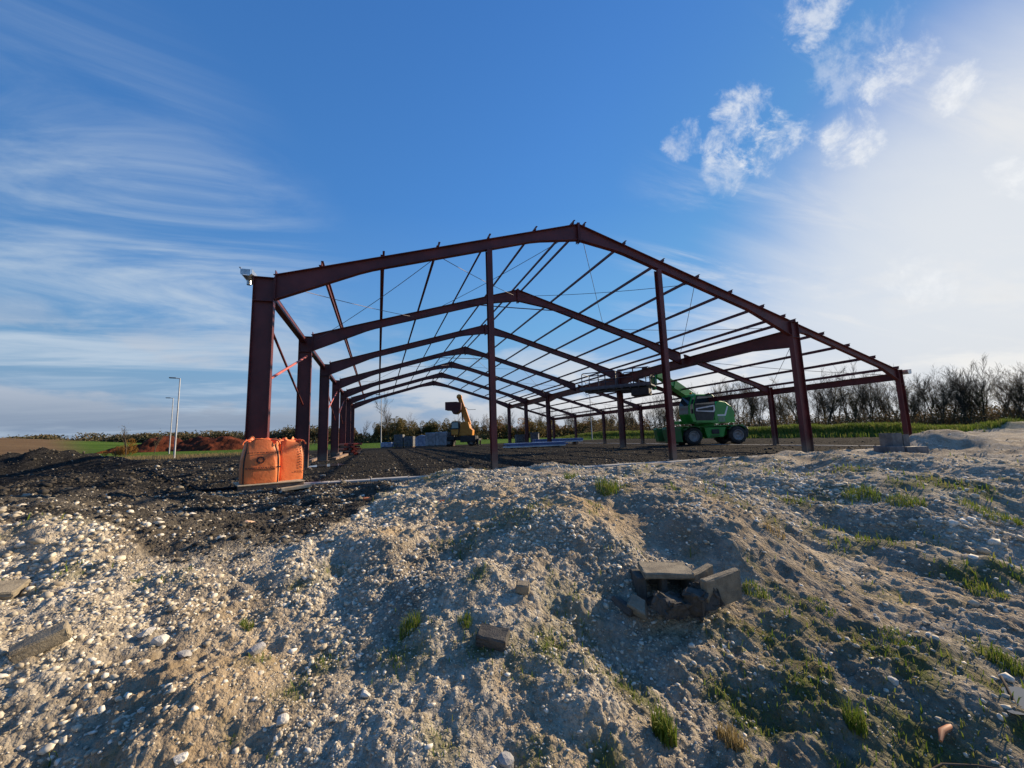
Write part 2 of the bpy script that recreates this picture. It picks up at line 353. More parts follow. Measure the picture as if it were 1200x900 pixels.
CP = [(1.513, -8.616, -0.3), (2.305, -8.915, -0.3), (3.07, -9.145, -0.34), (3.851, -9.381, -0.38), (4.648, -9.623, -0.42), (5.479, -9.863, -0.47), (1.26, -8.257, -0.12), (1.812, -8.583, -0.2), (2.175, -8.568, -0.09), (2.496, -8.55, -0.22), (2.853, -8.535, -0.3), (3.576, -8.916, -0.25), (4.424, -9.114, -0.32), (5.254, -9.382, -0.35), (6.229, -9.592, -0.44), (0.858, -7.664, 0.02), (1.131, -7.523, 0.0), (1.673, -7.634, -0.12), (2.095, -7.773, -0.16), (2.71, -7.83, -0.1), (3.083, -8.234, -0.14), (3.547, -8.332, -0.05), (4.229, -8.62, -0.15), (5.162, -8.745, -0.25), (5.821, -9.046, -0.24), (5.854, -9.442, -0.27), (7.253, -9.221, -0.4), (0.27, -6.791, 0.2), (0.628, -6.719, 0.14), (0.995, -6.68, 0.02), (1.332, -6.931, -0.03), (2.071, -7.318, 0.0), (2.861, -7.381, 0.08), (3.674, -7.501, 0.12), (4.343, -7.759, 0.14), (4.927, -8.097, 0.02), (5.665, -8.306, 0.02), (6.524, -8.37, -0.06), (7.235, -8.578, -0.16), (8.703, -8.701, -0.3), (-0.182, -6.134, 0.42), (0.352, -6.463, 0.4), (0.762, -6.583, 0.26), (1.114, -6.773, 0.13), (1.322, -6.777, 0.04), (1.941, -6.808, 0.08), (2.837, -6.481, 0.17), (-1.542, -3.488, 0.18), (4.118, -4.855, 0.2), (6.002, -3.675, 0.26), (6.884, -4.075, 0.27), (8.038, -5.011, 0.18), (10.073, -4.983, 0.17), (12.644, -4.872, 0.13), (17.022, -4.206, 0.16), (22.495, -3.689, 0.1), (5.973, -7.393, 0.2), (5.552, -7.084, 0.1), (4.979, -7.016, 0.27), (4.346, -6.616, 0.22), (6.662, -7.286, 0.27), (7.079, -7.453, 0.12), (8.263, -7.199, 0.2), (7.854, -7.821, 0.02), (8.853, -7.763, 0.12), (8.617, -8.157, -0.08), (10.527, -7.708, 0.1), (10.009, -8.261, 0.0), (-6.029, 2.86, 0.02), (-2.8, -0.062, -0.05), (-0.049, -3.326, -0.02), (1.477, -4.924, 0), (2.4, -3.96, 0.0), (3.567, -2.134, 0.08), (-0.29, -6.928, 0.3), (0.69, -8.072, -0.1), (-3.874, -2.535, 0.3), (9.639, -9.132, -0.3), (6.846, -9.815, -0.45), (13.153, -8.301, 0.1)]
DB = [(-1.287, -6.469, 0.3), (-1.107, -5.602, 0.36), (-0.182, -6.134, 0.42), (0.352, -6.463, 0.4), (0.762, -6.583, 0.26), (1.048, -6.619, 0.1), (1.304, -6.731, 0.03), (1.906, -6.664, 0.05), (2.498, -6.248, 0.1), (2.91, -4.902, 0.15), (3.391, -2.226, 0.1)]
MOSS = [(3.114, -8.513, 0.217), (3.886, -9.684, 0.201), (6.98, -4.241, 0.184), (7.722, -1.283, 0.222), (9.57, -6.806, 0.233), (9.14, -7.632, 0.268), (9.862, -7.966, 0.323), (6.486, -7.966, 0.09), (7.818, -8.145, 0.107), (6.44, -9.392, 0.142), (4.599, -9.826, 0.072), (5.206, -8.891, 0.113), (2.306, -8.258, 0.099), (5.767, -9.772, 0.093), (9.357, -8.464, 0.075), (5.983, -9.614, 0.123), (7.464, -6.469, 0.215), (0.858, -7.017, 0.137), (2.569, -8.563, 0.111), (3.464, -8.68, 0.163), (3.848, -8.725, 0.143), (6.131, -7.044, 0.129), (5.21, -9.748, 0.139), (5.17, -9.217, 0.223), (5.655, -9.385, 0.218), (3.535, -9.286, 0.139), (3.822, -9.335, 0.106), (3.051, -9.408, 0.148), (1.642, -8.606, 0.038), (2.015, -9.096, 0.036), (2.88, -9.275, 0.094), (4.711, -9.246, 0.167), (5.739, -9.12, 0.197), (7.421, -8.835, 0.246), (7.665, -7.283, 0.23), (7.486, -8.189, 0.185), (9.619, -7.687, 0.357), (7.753, -8.991, 0.18), (6.07, -9.406, 0.181), (5.379, -9.568, 0.156), (4.523, -9.545, 0.14), (4.849, -9.603, 0.107), (4.666, -9.066, 0.135), (4.17, -9.073, 0.127), (5.161, -9.925, 0.093), (3.58, -8.19, 0.115), (3.215, -9.095, 0.111), (2.391, -7.494, 0.093), (2.662, -8.349, 0.123)]
SAND = [(2.183, -8.587, 0.451), (2.22, -9.009, 0.196), (3.584, -8.905, 0.213), (3.752, -9.45, 0.292), (4.769, -7.373, 0.473), (3.0, -6.864, 0.328), (4.252, -9.694, 0.122), (-0.839, -3.172, 0.894), (4.047, -6.225, 0.695), (4.695, -8.675, 0.211)]
def tr(x, y):
    dx = x-CAM[0]; dy = y-CAM[1]; r = np.hypot(dx, dy)+1e-6
    return (np.arctan2(dx, dy)-YAW+math.pi) % (2*math.pi)-math.pi, np.log(r), r
_c = np.array(CP); _t, _l, _ = tr(_c[:, 0], _c[:, 1]); KT = 1.15
_q = np.stack([_t*KT, _l], 1)
def tps(d2): return .5*d2*np.log(d2+1e-9)
_K = tps(((_q[:, None]-_q[None])**2).sum(-1))+np.eye(len(_q))*.004
_n = len(_q); _A = np.zeros((_n+3, _n+3)); _A[:_n, :_n] = _K; _A[:_n, _n:] = np.c_[np.ones(_n), _q]; _A[_n:, :_n] = _A[:_n, _n:].T
_w = np.linalg.solve(_A, np.r_[_c[:, 2], 0, 0, 0])
_db = np.array(DB); _dt, _dl, _ = tr(_db[:, 0], _db[:, 1])
BUMPS = [(22.95, -1.62, 1.6, 1.1, .50), (41.11, 4.0, 3.4, 2.2, .42), (43.98, 3.06, 3.4, 2.2, .45),
         (-12.44, 14.3, 3.6, 1.8, .42), (-14.23, 12.79, 4, 2, .6),(-9.96, 13.49, 3, 1.5, .38), (-10.01, 16.7, 3, 1.5, .28),
         (3.01, -2.4, .33, .28, .17), (-3.61, 0.85, 1.8, 1.3, .25), (-2.57, -2.14, 1.2, .8, .12)]
BANKX = 42.5
def height(x, y, fine=True):
    th, lr, r = tr(x, y); shp = x.shape; q = np.stack([th.ravel()*KT, np.clip(lr.ravel(), .0, 3.2)], 1)
    h = np.empty(len(q))
    for i in range(0, len(q), 100000):
        d2 = ((q[i:i+100000, None]-_q[None])**2).sum(-1); h[i:i+100000] = tps(d2)@_w[:_n]+_w[_n]+q[i:i+100000]@_w[_n+1:]
    h = np.clip(h.reshape(shp), -.6, .6)
    wn = 1-sst(lr, math.log(9.5), math.log(13)); wn = wn*(1-sst(np.abs(th), 1.15, 1.7)); h = h*wn+(-.25)*(1-sst(lr, 1.5, 2.6))*(1-wn)
    if fine: h = h+(.30*vnoise(x, y, 2.3, 27)+.18*vnoise(x, y, 1.0, 28))*sst(th, .25, .6)*sst(r, 6, 10)*(1-sst(r, 25, 32))
    inside = sst(y, -1.15, -.35)*sst(x, -1.5, .0)
    inside = inside*(1-sst(x, 25.5, 28)); h = h*(1-inside)
    rough = 1-inside*.85
    near = 1-sst(r, 25, 60)
    dk = darkmask(x, y)
    if fine:
        dx_, dy_ = rot2(x, y, .9)
        dx2, dy2 = rot2(x, y, -.6)
        n = .22*vnoise(dx_, dy_*.5, 1.0, 1)+.17*vnoise(dx2, dy2*.6, .42, 2)+.16*(.2-np.abs(vnoise(dx_, dy_*.7, 1.5, 29)))+.06*vnoise(x, y, .19, 3)+.03*vnoise(x, y, .085, 4)+.02*vnoise(x, y, .04, 5)*(r < 9)+.012*vnoise(x, y, .02, 6)*(r < 5)
        cl = sst(vnoise(x, y, .9, 17), -.15, .2)
        n = n+cl*(.07*np.abs(vnoise(x, y, .15, 18))+.045*np.abs(vnoise(dx2, y, .065, 19))+.03*np.abs(vnoise(x, dy2, .032, 24))*(r < 7)-.03)
        n = n+.16*vnoise(dx2, dy2*.45, 1.7, 15)*sst(th, .15, .5)+.10*(np.abs(vnoise(dx2, dy2*.55, .8, 14))-.15)
        h = h+n*rough*near*(1-.25*dk)+.10*vnoise(x, y, 3., 7)*rough*near*dk*(y < 40)
        h += .02*vnoise(x, y, .8, 8)*inside+.010*vnoise(x, y, .12, 9)*inside
    for (bx, by, sx, sy, hh) in BUMPS:
        h = h+hh*np.exp(-((x-bx)/sx)**2-((y-by)/sy)**2)*(1+.5*vnoise(x, y, .9, 12)+.25*vnoise(x, y, .3, 13))
    h = h+.78*np.exp(-((x-BANKX-.6*vnoise(x, y, 9, 20))/1.5)**4)*sst(y, 3, 13)*(1-sst(y, 55, 75))*(1+.35*vnoise(x, y, 2.2, 21))
    far = sst(r, 45, 120)
    az = th+YAW
    h = h+far*(.25*vnoise(x, y, 30, 22)+.55)+sst(r, 90, 260)*sst(-th, .35, .9)*2.2
    h = h+sst(r, 90, 200)*4.2*np.exp(-((th+1.0)/.22)**2)*(1-sst(r, 300, 500)*.5)
    h = h-.004*r*sst(r, 900, 3000)
    return h
def darkmask(x, y):
    th, lr, r = tr(x, y)
    b = np.interp(th, _dt, _dl)
    lft = sst(lr+.12*vnoise(x, y, .6, 31)+.10*vnoise(x, y, .15, 32), b-.03, b+.06)*(1-sst(th+.05*vnoise(x, y, .5, 35), -.32, -.22))
    ins = sst(y+.25*vnoise(x, y, .5, 33)-.35*np.clip(x-25, 0, 99), .02, .3)*(1-sst(x+2*vnoise(x, y, 3, 34), 40, 42)*1)
    return np.maximum(lft*(.88+.4*vnoise(x, y, .9, 36)), ins).clip(0, 1)
TH = np.concatenate([np.radians(np.arange(-68, 68, .21)), np.radians(np.arange(68, 292, 1.5))])
lr1 = np.arange(math.log(.55), math.log(13), .0042); lr2 = np.arange(math.log(13), math.log(75), .012); lr3 = np.arange(math.log(75), math.log(5000), .06)
LR = np.concatenate([lr1, lr2, lr3]); NTH, NR = len(TH), len(LR)
tt, ll = np.meshgrid(TH, LR, indexing='ij'); rr_ = np.exp(ll)
gx = CAM[0]+rr_*np.sin(tt+YAW); gy = CAM[1]+rr_*np.cos(tt+YAW); gz = height(gx, gy)
idx = np.arange(NTH*NR).reshape(NTH, NR); nx = np.roll(idx, -1, 0)
F = np.stack([idx[:, :-1], idx[:, 1:], nx[:, 1:], nx[:, :-1]], -1).reshape(-1, 4)
V = np.stack([gx, gy, gz], -1).reshape(-1, 3)
# centre fan closed with a ring of quads collapsing on the middle
cz = gz[:, 0].mean(); V = np.vstack([V, [[CAM[0], CAM[1], cz]]]); ci_ = len(V)-1
half = np.arange(0, NTH-1, 2)
Fc = np.stack([idx[half, 0], idx[(half+1) % NTH, 0], idx[(half+2) % NTH, 0], np.full(len(half), ci_)], 1)
F = np.vstack([F, Fc])
def masks(x, y):
    th, lr, r = tr(x, y); dk = darkmask(x, y)
    sand = np.clip(sum(np.exp(-(((x-a)**2+(y-b)**2)/c**2)) for a, b, c in SAND)*1.1+1.1*vnoise(x, y, .8, 41)+.5*vnoise(x, y, .25, 42), 0, 1)
    moss = np.clip(sum(.95*np.exp(-(((x-a)**2+(y-b)**2)/(c*.8)**2)) for a, b, c in MOSS), 0, 1)
    nz = sst(vnoise(x, y, .5, 43)+.6*vnoise(x, y, .16, 44)+.35*vnoise(x, y, .06, 45)+.15*sst(th, .1, .5)-.10*sst(-th, .2, .5), .22, .55)
    moss = np.clip(moss*(1+1.2*vnoise(x, y, .12, 46))+.5*nz*(r < 16), 0, 1)*(1-dk)
    return dk, sand*(1-dk), moss
dk, sd_, ms = masks(gx, gy)
_, _, rg = tr(gx, gy); thg, _, _ = tr(gx, gy)
field = sst(rg, 50, 58)*(1-sst(gx, 20, 30)*0)
field = np.maximum(sst(gy, 45.5, 47), sst(-gx+.5*vnoise(gx, gy, 6, 50), 33, 38)); field = np.maximum(field, np.exp(-((gx-BANKX)/2.4)**4)*sst(gy, 2, 6)); field = np.maximum(field, sst(gx, 44, 47))
brown = sst(-thg+.05*vnoise(gx, gy, 40, 52), .80, .86)*sst(rg, 60, 90)
C4 = np.stack([dk, sd_, ms, field], -1).reshape(-1, 4); C4 = np.vstack([C4, [[0, 0, 0, 0]]]); BR = np.r_[brown.ravel(), 0]
soil = np.clip((sst(thg, .05, .6)*.9+.15)*(1-sst(rg, 3.2, 7))+1.5*vnoise(gx, gy, .7, 55)+.8*vnoise(gx, gy, .22, 56)-.12, 0, 1)*(1-dk)*(rg < 20)
SO = np.r_[soil.ravel(), 0]
def groundb(t, b):
    v = t.node('ShaderNodeNewGeometry').outputs['Position']
    a = t.node('ShaderNodeAttribute', attribute_name='zone'); sp = t.node('ShaderNodeSeparateColor'); t.l.new(a.outputs['Color'], sp.inputs[0])
    br = t.node('ShaderNodeAttribute', attribute_name='brown').outputs['Fac']
    n1 = t.noise(v, 1.4, 6, .6); n2 = t.noise(v, 9, 8, .65); n3 = t.noise(v, 60, 5, .7); vo = t.voro(v, 38); vc = t.voro(v, 38, out=1); vo2 = t.voro(v, 95)
    vg = t.node('ShaderNodeRGBToBW'); t.l.new(vc, vg.inputs[0]); cell = vg.outputs[0]
    chalk = t.mix(t.ramp(n2, .3, .7), (.27, .228, .17), (.49, .43, .335)); chalk = t.mix(t.m('MULTIPLY', t.ramp(cell, .45, .8), .55), chalk, (.62, .56, .45))
    chalk = t.mix(t.m('MULTIPLY', t.ramp(n1, .45, .62), .6), chalk, (.25, .20, .14))
    chalk = t.mix(t.m('MULTIPLY', t.ramp(n3, .5, .68), .5), chalk, (.13, .11, .085))
    sand = t.mix(t.ramp(n2, .3, .7), (.36, .26, .145), (.46, .345, .21)); sand = t.mix(t.m('MULTIPLY', t.ramp(n3, .48, .66), .55), sand, (.15, .10, .055))
    c = t.mix(t.m('MULTIPLY', sp.outputs[1], .85), chalk, sand)
    so_ = t.node('ShaderNodeAttribute', attribute_name='soil').outputs['Fac']
    c = t.mix(t.m('MULTIPLY', so_, .6), c, t.mix(t.ramp(n2, .35, .7), (.09, .075, .058), (.21, .185, .15)))
    mossc = t.mix(t.ramp(n3, .35, .65), (.035, .05, .012), (.10, .12, .03)); mossc = t.mix(t.m('MULTIPLY', t.ramp(n2, .45, .65), .7), mossc, (.09, .065, .03))
    c = t.mix(t.m('MULTIPLY', sp.outputs[2], .8), c, mossc)
    dark = t.mix(t.ramp(n2, .35, .68), (.013, .0125, .012), (.042, .039, .035)); dark = t.mix(t.m('MULTIPLY', t.ramp(cell, .7, .85), .3), dark, (.16, .145, .12))
    dark = t.mix(t.m('MULTIPLY', t.ramp(n1, .58, .74), .3), dark, (.10, .09, .07))
    c = t.mix(sp.outputs[0], c, dark)
    g1 = t.noise(v, .06, 4, .6); g2 = t.noise(v, 2.2, 6, .6)
    fld = t.mix(t.ramp(g1, .35, .65), (.04, .095, .014), (.075, .14, .022)); fld = t.mix(t.m('MULTIPLY', t.ramp(g2, .4, .7), .5), fld, (.10, .10, .035))
    fld = t.mix(br, fld, t.mix(t.ramp(g1, .3, .7), (.13, .085, .05), (.17, .115, .065)))
    ff = a.outputs['Alpha']
    c = t.mix(ff, c, fld)
    t.put(b.inputs['Base Color'], c)
    bm = t.node('ShaderNodeBump'); bm.inputs['Strength'].default_value = .9; bm.inputs['Distance'].default_value = .012
    hh = t.m('ADD', t.m('MULTIPLY', vo, -1.2), t.m('ADD', n3, t.m('MULTIPLY', vo2, -.5)))
    t.l.new(hh, bm.inputs['Height']); t.l.new(bm.outputs[0], b.inputs['Normal'])
M['ground'] = mat('site ground', rough=1., build=groundb, spec=.02)
gr = npmesh('ground', V, F, M['ground'], smooth=True, attr={'zone': ('FLOAT_COLOR', C4), 'brown': ('FLOAT', BR), 'soil': ('FLOAT', SO)}); tag(gr, kind='structure')
def H(x, y): return float(height(np.array([[x]], float), np.array([[y]], float))[0, 0])
def Hs(x, y): return height(np.asarray(x, float).reshape(1, -1), np.asarray(y, float).reshape(1, -1))[0]

# ---- loose gravel as one sheet of separate little stones (stuff)
ICO_V = []; ph = (1+5**.5)/2
for a, b in ((-1, ph), (1, ph), (-1, -ph), (1, -ph)): ICO_V.append((a, b, 0))
for a, b in ((-1, ph), (1, ph), (-1, -ph), (1, -ph)): ICO_V.append((0, a, b))
for a, b in ((ph, -1), (ph, 1), (-ph, -1), (-ph, 1)): ICO_V.append((a, 0, b))
ICO_V = np.array(ICO_V)/math.hypot(1, ph)
ICO_F = np.array([(0, 11, 5), (0, 5, 1), (0, 1, 7), (0, 7, 10), (0, 10, 11), (1, 5, 9), (5, 11, 4), (11, 10, 2), (10, 7, 6), (7, 1, 8), (3, 9, 4), (3, 4, 2), (3, 2, 6), (3, 6, 8), (3, 8, 9), (4, 9, 5), (2, 4, 11), (6, 2, 10), (8, 6, 7), (9, 8, 1)])
def stones(name, x, y, size, tint, material, sink=.25):
    n = len(x); z = Hs(x, y)
    sc = np.stack([rng.uniform(.7, 1.35, n), rng.uniform(.6, 1.1, n), rng.uniform(.4, .85, n)], 1)
    v = ICO_V[None]*(1+rng.uniform(-.36, .30, (n, 12, 1)))*sc[:, None]*size[:, None, None]
    a = rng.uniform(0, 2*math.pi, n); tl = rng.normal(0, .35, n); ca, sa = np.cos(a), np.sin(a); ct, st = np.cos(tl), np.sin(tl)
    x1, y1, z1 = v[..., 0], v[..., 1]*ct[:, None]-v[..., 2]*st[:, None], v[..., 1]*st[:, None]+v[..., 2]*ct[:, None]
    X = x1*ca[:, None]-y1*sa[:, None]+x[:, None]; Y = x1*sa[:, None]+y1*ca[:, None]+y[:, None]; Z = z1+(z+size*rng.uniform(-.35, sink, n))[:, None]
    VV = np.stack([X, Y, Z], -1).reshape(-1, 3); FF = (ICO_F[None]+np.arange(n)[:, None, None]*12).reshape(-1, 3)
    return npmesh(name, VV, FF, material, attr={'tint': ('FLOAT', np.repeat(tint, 12))})
def stoneb(stops):
    def f(t, b):
        a = t.node('ShaderNodeAttribute', attribute_name='tint').outputs['Fac']; v = t.node('ShaderNodeNewGeometry').outputs['Position']
        c = t.cr(a, stops); c = t.mix(t.m('MULTIPLY', t.ramp(t.noise(v, 45, 4, .7), .45, .7), .45), c, (.14, .115, .085)); t.put(b.inputs['Base Color'], c)
    return f
M['chalkst'] = mat('chalk gravel', rough=.95, spec=.15, build=stoneb([(0, (.17, .145, .11)), (.3, (.36, .305, .22)), (.7, (.56, .50, .385)), (1, (.78, .73, .62))]))
M['darkst'] = mat('dark rubble gravel', rough=.95, spec=.15, build=stoneb([(0, (.02, .019, .018)), (.55, (.07, .062, .052)), (.85, (.16, .14, .105)), (1, (.46, .42, .34))]))
def scatter(n, th0, th1, l0, l1):
    th = rng.uniform(th0, th1, n); lr = rng.uniform(l0, l1, n)**1.0; r = np.exp(lr)
    return CAM[0]+r*np.sin(th+YAW), CAM[1]+r*np.cos(th+YAW), r
x, y, r = scatter(300000, -1.05, 1.05, math.log(1.0), math.log(30))
dk_, sa_, mo_ = masks(x[None], y[None]); dk_, sa_, mo_ = dk_[0], sa_[0], mo_[0]
keep = rng.uniform(0, 1, len(x)) < (1-dk_)*(.85-.6*sa_)*(.12+1.1*np.clip(1.4*vnoise(x, y, .7, 60)+.45+.9*vnoise(x, y, .22, 61), 0, 1))*(1-.6*mo_)
th_ = tr(x, y)[0]; keep &= rng.uniform(0, 1, len(x)) > .55*sst(th_, .1, .6)*(r < 4.5)
x, y, r = x[keep], y[keep], r[keep]
sz = np.clip(rng.lognormal(math.log(.0054), .58, len(x))*(1+.9*vnoise(x, y, .9, 64)), .0022, .021)*np.clip(r/2.6, .8, 2.4)
stones('chalk_gravel', x, y, sz, np.clip(rng.beta(2.2, 2.2, len(x))+.15*(sz > .012), 0, 1), M['chalkst'])
tag(COL.objects['chalk_gravel'], 'loose white and buff chalk gravel over the slopes', 'gravel', kind='stuff')
x, y, r = scatter(110000, -1.05, .9, math.log(3.4), math.log(34))
dk_ = masks(x[None], y[None])[0][0]
insd = (y > .1) & (x > -.2)
keep = rng.uniform(0, 1, len(x)) < dk_*np.where(insd, .28, .95)*(.5+.8*np.clip(vnoise(x, y, 1.1, 62)+.5, 0, 1))
x, y, r = x[keep], y[keep], r[keep]
sz = np.clip(rng.lognormal(math.log(.018), .5, len(x)), .007, .08)*np.clip(r/9, .6, 1.5)
tn = np.clip(rng.beta(1.5, 2.0, len(x))+.5*vnoise(x, y, 1.5, 63)+np.where((y > .1) & (x > -.2), -.08, .09), 0, 1)
stones('dark_gravel', x, y, sz, tn, M['darkst'])
tag(COL.objects['dark_gravel'], 'dark broken rubble and shale spread over the site', 'gravel', kind='stuff')

# ---- red heap of soil behind the left lamp posts
def heap(name, blobs, material, label, cat, x0, x1, y0, y1, step, seed):
    xs = np.arange(x0, x1, step); ys = np.arange(y0, y1, step); a, b = np.meshgrid(xs, ys, indexing='ij')
    z = np.full(a.shape, -.6)
    for bx, by, sx, sy, hh in blobs: z = np.maximum(z, .78*hh*(1.25-np.sqrt(((a-bx)/sx)**2+((b-by)/sy)**2+.06))-.1)
    z = z+1.0*vnoise(a, b, 1.9, seed)+.5*vnoise(a, b, .7, seed+1)+.18*vnoise(a, b, .28, seed+2)
    base = height(a, b, False); zz = np.maximum(z+base, base-.4)
    i = np.arange(a.size).reshape(a.shape)
    o = npmesh(name, np.stack([a, b, zz], -1).reshape(-1, 3), np.stack([i[:-1, :-1], i[1:, :-1], i[1:, 1:], i[:-1, 1:]], -1).reshape(-1, 4), material, smooth=False)
    return tag(o, label, cat)
M['redsoil'] = mat('red brown soil', rough=1., spec=.1, build=varied((.05, .014, .008), (.13, .035, .016), .8, 8, (.9, 1.)), bump=(3, 1., .12))
a_ = (-30.24, 72.46, 0.04); b_ = (-18.64, 68.6, 0.08)
HX0, HY0, HX1, HY1 = a_[0], a_[1], b_[0], b_[1]
heap('soil_heap', [(HX0-1, HY0, 5.5, 4, 3.0), (HX0+4, HY0-1, 5, 3.5, 2.7), (HX1-2.5, HY1, 5, 3.5, 2.9), (HX1+2, HY1, 4, 3, 2.2), (HX0-5, HY0, 4, 3, 1.2)], M['redsoil'],
     'long reddish brown soil heap behind the left lamp posts', 'soil heap', HX0-12, HX1+9, HY0-9, HY1+9, .22, 70)

# ---------------------------------------------------------------- concrete strips
def strip(name, x0, y0, x1, y1, wid, z0, z1, material, seg=40):
    mb = MB(); L = math.hypot(x1-x0, y1-y0); ux, uy = (x1-x0)/L, (y1-y0)/L
    for k in range(seg):
        a, b = k/seg, (k+1)/seg-.004/L*3
        p = (x0+(x1-x0)*(a+b)/2, y0+(y1-y0)*(a+b)/2, (z0+z1)/2+random.uniform(-.008, .008))
        mb.box(p, (L*(b-a), wid, z1-z0), Matrix.Rotation(math.atan2(uy, ux), 3, 'Z'), .008)
    return tag(mb.build(name, material), kind='structure')
strip('kerb', .95, -.28, 24.6, -.28, .28, -.3, .035, M['concl'], 26)
strip('kerb', 24.2, -.05, 24.2, 37, .24, -.3, .03, M['concl'], 36)
# ---------------------------------------------------------------- steel frame
frame = empty('steel_frame_building', (0, 0, 0), 'unfinished red-brown steel portal frame shed with purlins, standing bare against the sky', 'building')
def RZ(X): return 5+.3*X if X <= 9 else 7.7-.3*(X-9)
TH_ = math.atan(.3)
SEC = {}
def rafter(Y, X0, X1, deps, wid=.17):
    mb = MB(); n = 26; sg = 1 if X1 <= 9 else -1
    dn = Vector((.3*sg/math.hypot(1, .3), 0, -1/math.hypot(1, .3)))
    if X0 >= 9: dn = Vector((-.3/math.hypot(1, .3), 0, -1/math.hypot(1, .3)))
    st = []
    xs = sorted(set([X0, X1]+[X0+(X1-X0)*k/n for k in range(n+1)]))
    for X in xs:
        d = float(np.interp(X, [a for a, _ in deps], [b for _, b in deps])); st.append(((X, Y, RZ(X)), (0, 0, -d/math.cos(TH_))))
    mb.ibeam(st, wid, .016, .01)
    return mb
def column(X, Y, zt, dep=.46, wid=.19, slope=0.):
    mb = MB()
    def tz(x): return zt+slope*(x-X)
    st = [((X, Y, -.15), (dep, 0, 0)), ((X, Y, zt), (dep, 0, 0))]
    mb.ibeam(st, wid, .016, .01)
    for z_ in (zt-.02, zt-.62): mb.box((X+dep/2, Y, z_), (dep-.034, wid-.01, .014))
    return mb
for k in range(7):
    Y = 6.*k
    c = column(0, Y, 5.06, .46).build('column', M['steel'], frame); MB().box((.23, Y, .03), (.62, .34, .03), bev=.004).build('base_plate', M['steel'], c)
    if k in (0, 2, 4, 5, 6):
        c = column(17.88, Y, 5.0, .38).build('column', M['steel'], frame); MB().box((18.07, Y, .03), (.5, .32, .03), bev=.004).build('base_plate', M['steel'], c)
    c = column(23.8, Y, 3.26, .26, .17).build('column', M['steel'], frame); MB().box((23.93, Y, .03), (.4, .3, .03), bev=.004).build('base_plate', M['steel'], c)
    rafter(Y, .465, 8.99, [(.46, .62), (2.6, .31), (7.5, .31), (8.99, .52)]).build('rafter', M['steel'], frame)
    rafter(Y, 9.01, 17.875 if k in (0, 2, 4, 5, 6) else 17.97, [(9.01, .52), (10.5, .31), (15.9, .31), (17.9, .58)]).build('rafter', M['steel'], frame)
    rafter(Y, 18.265 if k in (0, 2, 4, 5, 6) else 18.17, 23.795, [(18, .4), (18.6, .24), (22.8, .24), (23.75, .44), (24.1, .40)], .15).build('rafter', M['steel'], frame)
    kp = MB(); kp.box((.476, Y, 4.86), (.02, .20, .74), bev=.002)
    for q in range(5):
        for s_ in (-1, 1): kp.box((.446, Y+s_*.06, 4.57+q*.14), (.04, .028, .028))
    kp.build('end_plate', M['steel'], frame)
    kp = MB(); kp.box((9-.031, Y, 7.40), (.014, .21, .66)); kp.box((9+.031, Y, 7.40), (.014, .21, .66))
    for q in range(5):
        for s_ in (-1, 1): kp.box((9.045, Y+s_*.07, 7.16+q*.11), (.03, .026, .026))
    kp.build('splice_plate', M['steel'], frame)
    pl = MB(); pl.box((9, Y, 7.7-.27), (.05, .19, .60), bev=.004); pl.build('apex_plate', M['steel'], frame)
# gable posts
for X in (6., 12.):
    mb = MB(); mb.ibeam([((X, -.10, -.15), (0, .20, 0)), ((X, -.10, RZ(X)-.34), (0, .20, 0))], .16, .012, .008, (1, 0, 0))
    p = mb.build('gable_post', M['steel'], frame)
    MB().box((X, 0, .035), (.3, .34, .03), bev=.004).build('base_plate', M['steel'], p)
# longitudinal beam over the missing columns, in spans
for (y0, y1) in ((0, 12), (12, 24), (24, 30), (30, 36)):
    mb = MB(); L = y1-y0
    hs = 2.4 if L > 6 else .8; dp = .70 if L > 6 else .42
    st = [((18.07, y0+.1+(L-.2)*q, 4.72), (0, 0, -float(np.interp(q*L, [0, hs, L-hs, L], [dp, .42, .42, dp])))) for q in [0, hs*.4/L, hs/L, .5, 1-hs/L, 1-hs*.4/L, 1]]
    mb.ibeam(st, .19, .018, .01, (1, 0, 0)); mb.build('valley_beam', M['steel'], frame)
# eaves beams
for j in range(6):
    y0, y1 = 6*j+.1, 6*j+5.9
    MB().bar((.18, y0, 4.86), (.18, y1, 4.86), .18, .18).build('eaves_beam', M['steel'], frame)
    mb = MB(); mb.ibeam([((23.93, y0, 3.12), (0, 0, -.30)), ((23.93, y1, 3.12), (0, 0, -.30))], .16, .012, .008, (1, 0, 0)); mb.build('eaves_beam', M['steel'], frame)
# purlins: zed sections standing on the rafters, running through from end to end
PX = [1.5, 3, 4.5, 6, 7.5, 8.82, 9.22, 10.7, 12.2, 13.65, 15.1, 16.57, 17.6, 18.1, 19.57, 20.95, 22.41, 23.8]
for X in PX:
    mb = MB(); z0 = RZ(X)+.012; y0, y1 = -.12, 36.1; d = .12; w_ = .055; t_ = .006
    for (a, b, c, e) in ((-t_/2, t_/2, 0, d), (-w_, 0, 0, t_*1.5), (0, w_, d-t_*1.5, d)):
        mb.box(((a+b)/2+X, (y0+y1)/2, z0+(c+e)/2+(.001 if c else 0)), (b-a, y1-y0, e-c))
    for k in range(7): mb.box((X+.012, 6.*k, z0+.05), (.01, .13, .10))
    mb.build('purlin', M['steel'], frame)
